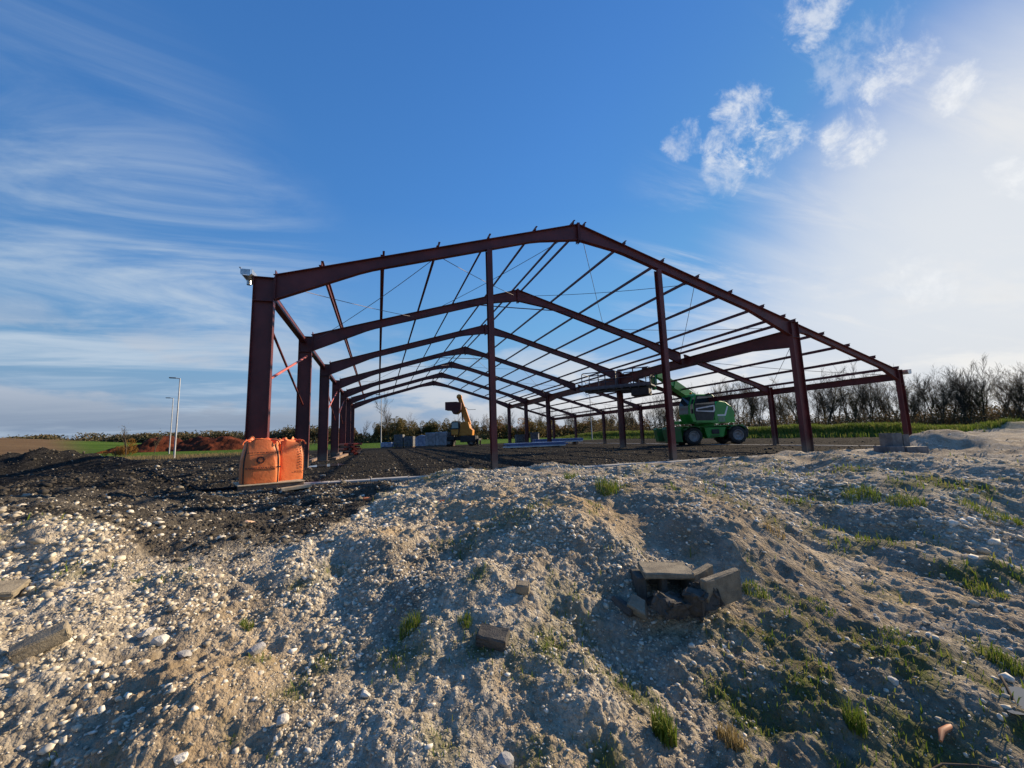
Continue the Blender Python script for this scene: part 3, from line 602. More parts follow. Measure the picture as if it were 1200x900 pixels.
# wall braces
def rod(a, b, r, m_, name='brace'): return MB().tube([a, b], r, 8).build(name, m_, frame)
for k in (0, 2, 3):
    y0, y1 = 6.*k+.1, 6.*k+5.9
    rod((.30, y0, 2.45), (.30, y1, 4.25), .036, M['steel_lit'] if k < 3 else M['steel']); rod((.22, y0, 4.2), (.22, y1, 2.4), .036, M['steel'])
def sag(a, b, s_, r, m_, name='tie_cable', n=10):
    a = Vector(a); b = Vector(b); return MB().tube([a.lerp(b, i/n)+Vector((0, 0, -4*s_*(i/n)*(1-i/n))) for i in range(n+1)], r, 6).build(name, m_, frame)
for k in (0, 3):
    y0, y1 = 6.*k+.1, 6.*k+5.9
    for (xa, xb) in ((.6, 4.4), (4.6, 8.8), (9.2, 13.4), (13.6, 17.8), (18.4, 23.7)):
        sag((xa, y0, RZ(xa)-.26), (xb, y1, RZ(xb)-.26), .05, .010, M['cable']); sag((xb, y0, RZ(xb)-.26), (xa, y1, RZ(xa)-.26), .09, .010, M['cable'])
for k in (1, 3): sag((6.6, 6.*k-.12, RZ(6.6)-.18), (11.4, 6.*k-.12, RZ(11.4)-.18), .02, .022, M['steel'], 'tie_bar')
# short gutter lengths left on the two eaves corners
def gutter(X, z, sgn, y0, y1):
    prof = [(-.13, .10), (-.13, -.02), (-.08, -.07), (.06, -.07), (.10, -.03), (.10, .12), (.14, .12), (.14, .113), (.107, .113), (.107, -.033), (.063, -.077), (-.083, -.077), (-.137, -.023), (-.137, .10)]
    mb = MB(); mb.prism([(X+sgn*a, z+b) for a, b in prof], y0, y1, 'y'); mb.box((X, y0+.003, z+.01), (.2, .004, .14))
    mb.tube([(X, (y0+y1)/2, z-.07), (X, (y0+y1)/2, z-.2)], .05, 12)
    fix_normals(mb.build('gutter', M['galv'], frame))
gutter(-.14, 5.08, -1, -.2, .45); gutter(24.32, 3.14, 1, -.2, .6)
# ---------------------------------------------------------------- telehandler
TO = Vector((24.67, 11.66, 0)); THD = math.atan2(.31, -.95)
tele = empty('rotating_telehandler', TO, 'green four-wheeled rotating telehandler with black cab and raised boom, under the lean-to frame', 'telehandler')
MC = Matrix.Rotation(THD, 4, 'Z')
TUR = MC @ Matrix.Translation((.2, 0, 0)) @ Matrix.Rotation(math.radians(22), 4, 'Z')
def T(mx=MC): return MB(mx)
ch = T(); ch.prism([(-2.0, .55), (-2.0, 1.15), (-.9, 1.2), (2.15, 1.2), (2.2, .6), (.7, .5), (-.6, .5), (-1., .6)], -.62, .62, 'y', .03)
ch.prism([(-.55, .5), (-.75, 1.15), (.72, 1.15), (.55, .45)], .62, 1.12, 'y', .03); ch.prism([(-.55, .5), (-.75, 1.15), (.72, 1.15), (.55, .45)], -1.12, -.62, 'y', .03)
ch.box((0, 0, 1.24), (4.0, 2.1, .05), bev=.01)
chassis = fix_normals(ch.build('chassis', M['green'], tele))
for s_ in (1, -1):
    b = T(); b.prism([(2.2, .22), (2.3, 1.12), (2.7, 1.22), (3.15, 1.18), (3.28, 1.25), (3.36, 1.1), (3.2, .25)], s_*.55 if s_ > 0 else -1.15, 1.15 if s_ > 0 else -.55, 'y', .03)
    b.box((2.75, s_*.85, .16), (.5, .5, .06), bev=.01); fix_normals(b.build('outrigger', M['dgreen'], tele))
b = T(); b.prism([(-2.0, .5), (-2.0, 1.15), (-2.12, 1.2), (-2.25, 1.0), (-2.2, .45)], -1.1, 1.1, 'y', .04); fix_normals(b.build('rear_bumper', M['black'], tele))
b = T(); b.box((.0, 1.16, .86), (.5, .06, .3), bev=.01); b.box((.05, 1.17, .58), (.55, .12, .04)); b.build('step', M['black'], tele)
for x_ in (1.46, -1.5):
    for s_ in (1, -1):
        w1 = T(); w1.disc([(.30, -.20), (.44, -.22), (.56, -.19), (.59, -.1), (.59, .1), (.56, .19), (.44, .22), (.30, .20)], (x_, s_*.95, .59), (0, 1, 0), 32)
        for q in range(24):
            an = q*math.pi/12; w1.box((x_+.585*math.cos(an), s_*.95+.09*(1 if q % 2 else -1), .59+.585*math.sin(an)), (.05, .2, .06), Matrix.Rotation(-an, 3, 'Y'))
        wh = w1.build('wheel', M['rubber'], tele)
        r1 = T(); r1.disc([(.001, s_*.10), (.12, s_*.12), (.13, s_*.17), (.2, s_*.10), (.28, s_*.14), (.33, s_*.225), (.36, s_*.22), (.3, s_*.05), (.001, s_*.04)], (x_, s_*.95, .59), (0, 1, 0), 24); r1.build('rim', M['rim'], wh)
        f_ = T(); n_ = 10; pts = [(x_+.72*math.cos(math.pi*(q/n_)), .62+.66*math.sin(math.pi*(q/n_))) for q in range(n_+1)]
        inner = [(x_+.68*math.cos(math.pi*(q/n_)), .62+.62*math.sin(math.pi*(q/n_))) for q in range(n_, -1, -1)]
        for q in range(2, 8):
            f_.prism([pts[q], pts[q+1], inner[n_-q-1], inner[n_-q]], s_*.72-.0 if s_ > 0 else -1.17, 1.17 if s_ > 0 else -.72)
        f_.build('mudguard', M['dgreen'], tele)
# turret, engine cover, cab
t1 = T(TUR); t1.disc([(.001, 1.27), (.7, 1.27), (.7, 1.42), (.001, 1.42)], (0, 0, 0), (0, 0, 1), 28)
t1.prism([(-1.75, 1.45), (-1.75, 2.2), (-1.5, 2.55), (-1.0, 2.85), (-.3, 2.95), (.1, 2.6), (.15, 1.6), (1.9, 1.6), (1.9, 1.42)], .15, 1.12, 'y', .05)
t1.prism([(-1.75, 1.42), (-1.75, 2.6), (-1.4, 2.75), (-.9, 2.5), (-.6, 1.7), (2.1, 1.62), (2.1, 1.42)], -1.1, -.1, 'y', .05)
tur = fix_normals(t1.build('turret', M['green'], tele))
gq = T(TUR); gq.prism([(-.1, 2.0), (-.75, 2.0), (-1.05, 2.55), (-1.17, 2.55), (-.85, 1.9), (-.1, 1.9)], 1.122, 1.128); gq.build('side_stripe', M['white'], tur)
for n_, z_ in enumerate((1.85, 1.78, 1.71, 1.64, 1.57)):
    pass
gq = T(TUR)
for z_ in (1.83, 1.77, 1.71, 1.65, 1.59, 1.53): gq.box((-.45, 1.125, z_), (.62, .012, .03))
gq.build('grille', M['rim'], tur)
for zz_ in (1.55, 2.2):
    gq = T(TUR); gq.box((-1.72, 1.13, zz_+.35), (.06, .03, .12)); gq.build('rear_lamp', M['amber'], tur)
c1 = T(TUR); prof = [(2.15, 1.5), (2.42, 2.0), (2.38, 2.6), (2.05, 3.22), (1.75, 3.36), (.25, 3.36), (.02, 3.2), (.05, 2.3), (.25, 1.7), (.5, 1.45)]
c1.prism(prof, .22, 1.16, 'y', .05)
cab = fix_normals(c1.build('cab', M['green'], tele))
d1 = T(TUR); d1.prism([(1.85, 1.62), (2.0, 2.1), (1.95, 2.7), (1.68, 3.26), (.28, 3.26), (.10, 3.05), (.12, 2.3), (.4, 1.62)], 1.163, 1.185, 'y'); door = d1.build('cab_door', M['black'], cab)
h1 = T(TUR); lo = [(1.86, 2.22), (1.83, 2.42), (.2, 2.64), (.17, 2.30), (.28, 2.16)]; li = [(1.74, 2.26), (1.73, 2.36), (.30, 2.54), (.28, 2.34), (.34, 2.25)]
for q in range(5): h1.prism([lo[q], lo[(q+1) % 5], li[(q+1) % 5], li[q]], 1.187, 1.215)
h1.build('handle', M['white'], door)
g1 = T(TUR); g1.prism([(1.86, 2.66), (1.62, 3.2), (.32, 3.2), (.18, 3.03), (.18, 2.72)], 1.187, 1.195); g1.build('window', M['glass'], door)
g1 = T(TUR); g1.prism([(2.33, 2.1), (2.29, 2.58), (2.02, 3.1), (1.86, 3.12), (2.06, 2.7), (2.1, 2.1)], 1.163, 1.172); g1.build('side_window', M['glass'], cab)
g1 = T(TUR)
g1.add([(2.43, .30, 2.05), (2.43, 1.08, 2.05), (2.395, 1.08, 2.6), (2.395, .30, 2.6), (2.08, .30, 3.2), (2.08, 1.08, 3.2)], [(0, 1, 2, 3), (3, 2, 5, 4)]); g1.build('windscreen', M['glass'], cab)
for (x_, c_) in ((1.95, 'amber'), (.35, 'amber')):
    l1 = T(TUR); l1.disc([(.001, .12), (.06, .1), (.07, 0), (.001, 0)], (x_, .95, 3.37), (0, 0, 1), 12); l1.build('beacon', M[c_], cab)
l1 = T(TUR); l1.disc([(.001, .0), (.07, .0), (.08, -.08), (.001, -.09)], (2.2, 1.0, 1.68), (1, 0, 0), 12); l1.build('headlight', M['white'], cab)
l1 = T(TUR); l1.tube([(2.0, 1.1, 2.9), (2.3, 1.3, 2.8), (2.35, 1.35, 2.3)], .015); l1.box((2.37, 1.38, 2.2), (.05, .16, .3), bev=.01); l1.build('mirror', M['black'], cab)
# boom and work platform
pR = Vector((19.35, 10.14, 3.98)); pL = Vector((16.29, 13.63, 3.77)); pz = (pR.z+pL.z)/2; pR.z = pz; pL.z = pz
piv = Vector(TUR @ Vector((-1.35, -.45, 2.35)))+TO
tip = Vector((20.03, 10.76, 4.77))
bd = (tip-piv).normalized()
bm1 = MB(Matrix.Translation(-TO)); bm1.bar(piv-bd*.2, piv+(tip-piv)*.72, .42, .56); boom = bm1.build('boom', M['green'], tele)
bm2 = MB(Matrix.Translation(-TO)); bm2.bar(piv+(tip-piv)*.7, tip-bd*.25, .33, .42); bm2.build('boom_extension', M['green'], boom)
bm2 = MB(Matrix.Translation(-TO)); bm2.tube([TO+Vector(TUR @ Vector((.7, -.45, 1.6))), piv+(tip-piv)*.45-Vector((0, 0, .26))], .07, 10); bm2.build('lift_cylinder', M['black'], boom)
hd = MB(Matrix.Translation(-TO)); hd.bar(tip-bd*.35, tip+Vector((0, 0, -.05)), .36, .5); hd.box(tip+Vector((-.1, .15, -.25)), (.3, .45, .95), bev=.04); hd.box(tip+Vector((-.1, .1, -.9)), (.2, .3, .4), bev=.04); hd.build('boom_head', M['green'], boom)
pd = (pL-pR); PLn = pd.length; px_ = pd.normalized(); ang = math.atan2(px_.y, px_.x)
PM = Matrix.Translation(pR-TO) @ Matrix.Rotation(ang, 4, 'Z')
p1 = MB(PM); p1.box((PLn/2, 0, .0), (PLn, 1.5, .09), bev=.01); p1.box((PLn/2, .75, .09), (PLn, .04, .16)); p1.box((PLn/2, -.75, .09), (PLn, .04, .16))
for q in range(9): p1.box((PLn*(q+.5)/9, 0, -.07), (.07, 1.45, .06))
p1.box((PLn/2, .3, -.13), (PLn*.9, .12, .1)); p1.box((PLn/2, -.3, -.13), (PLn*.9, .12, .1))
plat = p1.build('work_platform', M['gsteel'], tele)
p2 = MB(PM); p2.box((.75, .15, -.35), (1.1, .9, .55), bev=.04); p2.box((1.5, 0, -.2), (1., .5, .3), bev=.03); p2.build('mounting_frame', M['black'], plat)
for s_ in (1, -1):
    for (xa, xb) in ((.04, PLn*.45), (PLn*.47, PLn*.96)):
        p3 = MB(PM); yy = s_*.73
        p3.tube([(xa, yy, .08), (xa, yy, 1.0), (xa+.08, yy, 1.1), (xb-.08, yy, 1.1), (xb, yy, 1.0), (xb, yy, .08)], .032, 8)
        p3.tube([(xa, yy, .6), (xb, yy, .6)], .024, 6)
        p3.tube([((xa+xb)/2, yy, .08), ((xa+xb)/2, yy, 1.1)], .042, 6); p3.build('railing', M['gsteel'], plat)
for xx in (.04, PLn*.96):
    p3 = MB(PM); p3.tube([(xx, -.73, 1.08), (xx, .73, 1.08)], .022, 8); p3.tube([(xx, -.73, .6), (xx, .73, .6)], .018, 8); p3.tube([(xx, 0, .6), (xx, 0, .05)], .02, 6); p3.build('end_rail', M['gsteel'], plat)
p3 = MB(PM); p3.box((.35, .5, .95), (.35, .3, .3), bev=.03); p3.tube([(.35, .5, .1), (.35, .5, .85)], .03); p3.build('control_box', M['black'], plat)
p3 = MB(PM); p3.tube([(PLn*.45, -.73, 1.05), (PLn*.40, -.73, .8), (PLn*.33, -.74, .3), (PLn*.30, -.74, .1)], .035); p3.build('gate_strut', M['gsteel'], plat)

# ---------------------------------------------------------------- orange telehandler at the far end
CO = Vector((12.75, 39.03, -0.05)); CO.z = 0.
crane = empty('orange_handler', CO, 'orange telescopic handler with steep raised boom and dark red bucket, far end of the site', 'telehandler')
vdir = CO-Vector(CAM); va = math.atan2(vdir.y, vdir.x)
CM = Matrix.Rotation(va+math.pi/2-.18, 4, 'Z') @ Matrix.Scale(-1, 4, (0, 1, 0))      # local +x = left as seen from the road side
def K(): return MB(CM)
k1 = K(); k1.box((.0, 0, .95), (4.0, 1.5, .5), bev=.04); k1.box((-1.0, -1.02, .85), (1.9, .5, .75), bev=.05); k1.box((1.2, -1.0, .95), (1., .45, .5), bev=.05); k1.build('chassis', M['black'], crane)
for x_ in (1.45, -1.4):
    for s_ in (1, -1):
        w1 = K(); w1.disc([(.28, -.2), (.42, -.22), (.54, -.18), (.56, 0), (.54, .18), (.42, .22), (.28, .2)], (x_, s_*.95, .56), (0, 1, 0), 24); wh = w1.build('wheel', M['rubber'], crane)
        r1 = K(); r1.disc([(.001, s_*.1), (.2, s_*.1), (.3, s_*.2), (.32, s_*.05), (.001, s_*.05)], (x_, s_*.95, .56), (0, 1, 0), 18); r1.build('rim', M['rim'], wh)
for x_ in (2.25, -2.2):
    k1 = K(); k1.box((x_, 0, .75), (.25, 2.3, .25), bev=.02); k1.box((x_, -1.1, .42), (.16, .16, .7)); k1.box((x_, -1.1, .05), (.4, .4, .05)); k1.box((x_, 1.1, .42), (.16, .16, .7)); k1.box((x_, 1.1, .05), (.4, .4, .05)); k1.build('outrigger', M['black'], crane)
k1 = K(); k1.prism([(-1.5, 1.3), (-1.55, 1.9), (-1.2, 2.2), (-1.05, 2.9), (-.55, 3.0), (-.15, 2.9), (0, 2.2), (.1, 2.1), (1.05, 2.05), (1.1, 1.3)], -.9, .6, 'y', .05); body = fix_normals(k1.build('turret', M['orange'], crane))
k1 = K(); k1.prism([(1.05, 1.35), (1.15, 2.2), (1.0, 2.95), (.85, 3.05), (.1, 3.05), (.05, 2.0), (.15, 1.35)], -1.15, -.3, 'y', .04); cb = fix_normals(k1.build('cab', M['black'], crane))
g1 = K(); g1.prism([(1.0, 2.2), (.9, 2.9), (.2, 2.9), (.17, 2.2)], -1.17, -1.155); g1.build('window', mat('pale cab glass', (.18, .32, .33), .1, spec=.9), cb)
k1 = K(); k1.prism([(1.0, 1.4), (1.05, 2.05), (.15, 2.05), (.2, 1.4)], -1.18, -1.155); k1.build('door', M['orange'], cb)
b0 = Vector((-.95, -.1, 2.6)); b1 = Vector((.15, -.2, 6.1)); k1 = K(); k1.bar(b0, b0.lerp(b1, .6), .5, .62, (1, 0, .3)); bo = k1.build('boom', M['orange'], crane)
k1 = K(); k1.bar(b0.lerp(b1, .58), b1, .4, .5, (1, 0, .3)); k1.disc([(.001, -.25), (.32, -.25), (.32, .25), (.001, .25)], b1, (0, 1, 0), 16); k1.build('boom_extension', M['orange'], bo)
k1 = K(); k1.tube([(-.3, -.1, 2.6), b0.lerp(b1, .5)+Vector((.3, 0, 0))], .08, 8); k1.build('lift_cylinder', M['black'], bo)
k1 = K(); k1.prism([(1.75, 5.45), (.35, 5.45), (-.2, 5.3), (-.15, 4.4), (.4, 3.95), (.8, 3.95), (1.05, 4.4), (1.75, 4.45)], -1.0, .5, 'y', .03); k1.box((1.78, -.25, 4.95), (.05, 1.4, .98)); fix_normals(k1.build('bucket', M['bucket'], crane))
k1 = K(); k1.bar((-.3, -.3, 5.0), (-1.0, -.3, 4.45), .05, .05); k1.bar((-1.0, -.3, 4.45), (-1.9, -.3, 4.45), .05, .05); k1.build('fork', M['black'], crane)

# ---------------------------------------------------------------- orange bulk bags on a pallet
def bag(x, y, z0, wx, wy, h, rz, label, seed, marks):
    e = empty('bulk_bag', (x, y, z0), label, 'bulk bag', 'orange bulk bags on the pallet', rz)
    nu, nv = 72, 36; r_ = random.Random(seed); ph_ = [r_.uniform(0, 6) for _ in range(6)]
    vs = []; fs = []
    def pt(u, v):
        a = u*2*math.pi; ca, sa = math.cos(a), math.sin(a); ex = .38
        sx = math.copysign(abs(ca)**ex, ca); sy = math.copysign(abs(sa)**ex, sa)
        taper = 1.0-.05*v-.30*max(0, v-.60)**1.3*1.5; bul = 1+.05*math.sin(math.pi*min(1, v*1.15))
        rip = 1+.012*math.sin(a*5+ph_[0]+v*3)+.010*math.sin(a*11+ph_[1]+v*9)*(v+.2)+(.030*math.sin(a*7+ph_[2]))*max(0, v-.7)*3
        z = h*v+.02*math.sin(a*3+ph_[3])*v+.045*math.sin(a*5+ph_[4])*max(0, v-.75)*4
        return (sx*wx/2*taper*bul*rip, sy*wy/2*taper*bul*rip, z)
    for j in range(nv+1):
        for i in range(nu): vs.append(pt(i/nu, j/nv))
    for j in range(nv):
        for i in range(nu): fs.append((j*nu+i, j*nu+(i+1) % nu, (j+1)*nu+(i+1) % nu, (j+1)*nu+i))
    mb = MB(); mb.add(vs, fs, True); mb.add([vs[i] for i in range(nu)], [tuple(range(nu-1, -1, -1))]); mb.build('bag_body', M['bag'], e)
    # crumpled open top
    vs = []; fs = []; nr = 9
    for j in range(nr+1):
        q = j/nr
        for i in range(nu):
            p = pt(i/nu, 1.0); s_ = 1.0-q*.93; a = i/nu*2*math.pi
            vs.append((p[0]*s_, p[1]*s_, p[2]+.05*math.sin(q*3.1)+q*.015+.030*math.sin(a*9+ph_[1]+q*6)*math.sin(q*3.14)+.020*math.sin(a*4+ph_[5]-q*9)-.07*q))
    for j in range(nr):
        for i in range(nu): fs.append((j*nu+i, j*nu+(i+1) % nu, (j+1)*nu+(i+1) % nu, (j+1)*nu+i))
    mb = MB(); mb.add(vs, fs, True); mb.build('bag_top', M['baglin'], e)
    for (cx, cy, ang_) in ((-.34, -.36, .5), (.30, -.34, -.6), (.28, .34, .4), (-.3, .34, -.5)):   # lifting loops
        mb = MB(); pts = [(cx*wx/.95+.13*math.cos(t_*math.pi)*math.cos(ang_), cy*wy/.95+.10*math.cos(t_*math.pi)*math.sin(ang_), h*.93+.10*math.sin(t_*math.pi)) for t_ in [q/8 for q in range(9)]]
        mb.tube(pts, .016, 6); mb.build('lifting_loop', M['baglin'], e)
    for fa in ([.62, .735] if seed == 1 else [.615]):      # dark seam webbing down corners
        pass
    for (sgx, sgy) in ((-1, -1), (1, -1)):
        pts = []
        u0 = math.atan2(sgy, sgx)/(2*math.pi) % 1
        for q in range(13):
            p = pt(u0, q/12*.98); pts.append((p[0]*1.012, p[1]*1.012, p[2]))
        mb = MB(); mb.tube(pts, .014 if seed == 1 else .008, 6); mb.build('corner_strap', M['strap'], e)
    # print on the front face
    mb = MB(); yf = lambda z: -(wy/2)*(1.0-.05*(z/h))*(1+.05*math.sin(math.pi*min(1, z/h*1.15)))*1.02-.006
    rr = random.Random(seed+5)
    def row(z, x0, x1, hh, gap=.010):
        x_ = x0
        while x_ < x1:
            l_ = rr.uniform(.012, .05); mb.box((x_+l_/2, yf(z), z), (l_, .004, hh*rr.uniform(.7, 1.1))); x_ += l_+gap*rr.uniform(.6, 2.2)
    if marks == 'ring':
        row(.66, -.30, .26, .018); row(.335, -.30, .32, .026); row(.31, -.30, .30, .012)
        for q in range(3):                                   # recycling triangle of three bent arrows
            a0 = math.pi/2+q*2*math.pi/3
            for (da, l_) in ((-.45, .06), (.15, .06)):
                a_1 = a0+da; mb.box((.0+.062*math.cos(a_1)-.03, yf(.5)-.001*q, .5+.062*math.sin(a_1)), (.062, .004, .028), Matrix.Rotation(-(a_1+math.pi/2), 3, 'Y'))
            a_1 = a0+.62; c_ = Vector((.062*math.cos(a_1)-.03, yf(.5)-.003, .5+.062*math.sin(a_1))); tdir = Vector((-math.sin(a_1), 0, math.cos(a_1))); nd = Vector((math.cos(a_1), 0, math.sin(a_1)))
            mb.add([c_-nd*.032, c_+nd*.032, c_+tdir*.045], [(0, 1, 2)])
    else:
        for q in range(9): z_ = .78-.062*q; mb.box((.17+rr.uniform(-.01, .01), yf(z_), z_), (.035, .004, .020), Matrix.Rotation(rr.uniform(-.5, .5), 3, 'Y')); mb.box((.26, yf(z_), z_+.01), (.012, .004, .03))
        row(.19, .05, .34, .014)
    mb.build('printed_marks', M['print'], e)
    return e
BZ = H(.7, -.75)
pal = empty('pallet', (*(0.58, -0.3), BZ), 'low pale timber pallet beneath the two orange bulk bags', 'pallet', rz=.36)
mb = MB()
for q in range(6): mb.box((0, -.48+q*.19, .105), (1.28, .12, .022), bev=.003)
mb.build('deck_boards', M['wood'], pal)
for yy in (-.46, 0, .46):
    mb = MB(); mb.box((0, yy, .045), (1.25, .09, .085), bev=.004); mb.build('bearer', M['wood2'], pal)
bag(*(0.42, -0.46), BZ+.118, .72, .62, .90, .36, 'larger left orange bulk bag printed with a dark recycling triangle', 1, 'ring')
bag(*(0.91, -0.03), BZ+.118, .58, .5, .88, .50, 'narrower right orange bulk bag with a column of small dark print', 2, 'col')
mb = MB(); mb.box((0, 0, .04), (.6, .16, .07), bev=.006); bo_ = mb.build('timber_block', M['wood']); bo_.location = (*(1.23, -0.82), H(1.2, -.8)+.02); bo_.rotation_euler = (0, -.06, .35)
tag(bo_, 'short pale timber block poking out by the right orange bag', 'timber')

# ---------------------------------------------------------------- stored goods at the far end
def block_pallet(x, y, w_, d_, h_, rz, material, label, kind):
    e = empty('stacked_pallet', (x, y, 0), label, 'block pallet', 'pallets of blocks in a row at the far end', rz)
    mb = MB()
    for q in range(5): mb.box((-w_/2+.1+q*(w_-.2)/4, 0, .13), (.11, d_, .022))
    for q in (-1, 0, 1): mb.box((0, q*(d_/2-.07), .06), (w_, .1, .11))
    mb.build('pallet_base', M['wood2'], e); mb = MB()
    if kind == 'blocks':
        nx_, nz_ = 3, max(2, int(h_/.22))
        for k in range(nz_):
            for i in range(nx_): mb.box((-w_/2+(i+.5)*w_/nx_+random.uniform(-.006, .006), 0, .15+(k+.5)*(h_-.15)/nz_), (w_/nx_-.012, d_*.97, (h_-.15)/nz_-.012), bev=.01)
    elif kind == 'wrap':
        mb.box((0, 0, .15+(h_-.15)/2), (w_, d_, h_-.15), bev=.06)
        for i in range(4): mb.box((-w_/2+(i+.5)*w_/4, 0, .15+(h_-.15)/2), (w_/4-.03, d_+.02, h_-.28), bev=.02)
    else:
        mb.prism([(-w_/2, .15), (-w_/2, h_*.75), (-w_*.25, h_*.92), (w_*.1, h_), (w_*.4, h_*.93), (w_/2, h_*.8), (w_/2, .15)], -d_/2, d_/2, 'y', .05)
    fix_normals(mb.build('load', material, e)); return e
CR = [(4.0, 40.85), (5.43, 41.45), (6.63, 41.05), (7.89, 39.58), (9.07, 39.19), (10.3, 38.79), (11.64, 39.94)]
SP = [(1.35, .75, 'tarp', 'wrap', 'lowest blue grey wrapped pallet, leftmost of the row'), (1.1, 1.65, 'blockst', 'blocks', 'tall narrow grey stack with pale edge, second from left in the row'),
      (1.15, 1.4, 'blockst', 'blocks', 'dark slatted stack between the tall narrow stack and the blue covered load'), (1.25, 1.5, 'tarp', 'tarp', 'blue covered load with a humped top in the pallet row'),
      (1.25, 1.75, 'wrapped', 'wrap', 'pale grey wrapped pallet just right of the blue covered load'), (1.3, 1.8, 'wrapped', 'wrap', 'grey wrapped pallet with white streak, third from the right end'),
      (.7, 1.7, 'blockst', 'wrap', 'slim dark pallet partly behind the orange handler')]
for (x_, y_), (w_, h_, m_, kd, lb) in zip(CR, SP): block_pallet(x_, y_, w_, 1.1, h_, -.3+random.uniform(-.08, .08), M[m_], lb, kd)
def panel_stack(p, q, base, n, label, m1, m2):
    p = Vector((*p, 0)); q = Vector((*q, 0)); d = q-p; L = d.length; e = empty('panel_stack', (p+q)/2, label, 'panel stack', None, math.atan2(d.y, d.x))
    for x_ in (-L*.38, 0, L*.38):
        mb = MB(); mb.box((x_, 0, base/2), (.12, 1.1, base)); mb.build('bearer', M['wood2'], e)
    for k in range(n):
        mb = MB(); mb.box((random.uniform(-.2, .2), random.uniform(-.04, .04), base+.055+k*.115), (L, 1.05, .105), bev=.008); mb.build('panel', m1 if (k % 3) else m2, e)
    return e
panel_stack((12.56, 19.96), (17.74, 20.38), .08, 3, 'long low stack of white and blue cladding panels, nearer one', M['panelb'], M['panelw'])
panel_stack((17.09, 25.87), (21.95, 25.33), .28, 3, 'farther stack of white and blue cladding panels, raised on timber bearers', M['panelb'], M['panelw'])
x_, y_ = (17.67, 30.98); e = block_pallet(x_, y_, 1.1, 1.1, 1.15, -.2, M['blockst'], 'dark block pallet standing behind the cladding panel stacks', 'blocks'); e['group'] = 'block stacks behind the panels'
x_, y_ = (19.9, 32.35); e = block_pallet(x_, y_, .9, 1., 1.35, -.5, M['blockst'], 'taller openwork stack of blocks behind the panels, beside a column', 'blocks'); e['group'] = 'block stacks behind the panels'
# scrap ball of film by the panels
mb = MB()
# red steel bundle by the left wall
e = empty('steel_bundle', (*(0.94, 22.76), 0), 'pile of red primed steel sections with bright red ends, beside the left row of columns', 'steel bundle', rz=.25)
for j in range(5):
    for i in range(4-(j % 2)):
        mb = MB(); mb.box((-.65+i*.34+(j % 2)*.17+random.uniform(-.04, .04), random.uniform(-.3, .3), .09+j*.17), (.24, 3.2+random.uniform(-.4, .4), .14), bev=.01); mb.build('steel_section', M['steel'] if (i+j) % 2 else M['redend'], e)
# timber boards along the left side
for n_, (y0, y1, dx_, hz) in enumerate(((11.5, 16.5, -.35, .12), (13., 20.5, .75, .14), (17.5, 24, .4, .25))):
    mb = MB(); mb.box((0, 0, hz/2), (.22, y1-y0, hz), bev=.01); o_ = mb.build('timber_board', M['wood2']); o_.location = (dx_, (y0+y1)/2, 0); o_.rotation_euler = (0, 0, random.uniform(-.05, .05))
    tag(o_, ['shortest weathered timber board lying outside the left columns', 'long weathered timber board lying inside the left columns', 'thicker weathered timber baulk near the red steel bundle'][n_], 'timber', 'timber along the left columns')
# ---------------------------------------------------------------- puddles
def puddle(name, cx, cy, rx, ry, rz, z_, seed):
    r_ = random.Random(seed); n = 40; ph_ = [r_.uniform(0, 6) for _ in range(4)]; vs = [(0, 0, 0)]
    for i in range(n):
        a = i/n*2*math.pi; k = 1+.18*math.sin(2*a+ph_[0])+.14*math.sin(3*a+ph_[1])+.08*math.sin(7*a+ph_[2]); vs.append((rx*k*math.cos(a), ry*k*math.sin(a), 0))
    mb = MB(); mb.add(vs, [(0, i+1, (i+1) % n+1) for i in range(n)]); o = mb.build(name, M['water']); o.location = (cx, cy, z_); o.rotation_euler = (0, 0, rz); return tag(o, kind='structure')
M['water'] = mat('puddle water', (.09, .09, .09), .04, spec=.7)
puddle('puddle', .95, 7.6, .55, 1.3, -.1, .028, 3)

px1, py1 = (5.876, -9.688)
puddle('puddle', px1+.08, py1, .13, .075, .3, H(px1, py1)-.004, 8)
# ---------------------------------------------------------------- lamp posts
def lamp(x, y, h, label, arm=-.7, rz=0):
    e = empty('street_lamp', (x, y, 0), label, 'street lamp', 'tall thin street lamps', rz)
    mb = MB(); mb.tube([(0, 0, -.2), (0, 0, 1.2), (0, 0, h)], [.075, .07, .045], 12); mb.build('pole', M['pole'], e)
    mb = MB(); mb.box((0, -.02, .35), (.27, .27, .7), bev=.02) if False else mb.tube([(0, 0, h-.03), (arm*.4, 0, h+.02)], .04, 8); mb.build('arm', M['pole'], e)
    mb = MB(); mb.box((arm*.75, 0, h+.02), (abs(arm)*.75, .26, .09), bev=.03); mb.build('lamp_head', M['gsteel'], e)
lamp(-14.33, 33.16, 7.2, 'nearest tall street lamp on the left, in front of the red soil heap', rz=.3)
lamp(-23.13, 54.15, 7.5, 'farther left street lamp, just left of the nearest one', rz=.3)
lamp(*(3.31, 48.55), 7.4, 'street lamp beyond the frame, left of the pallet row', rz=.3)
lamp(*(34.14, 44.63), 7., 'street lamp beyond the frame, right of the panel stacks', rz=.3)

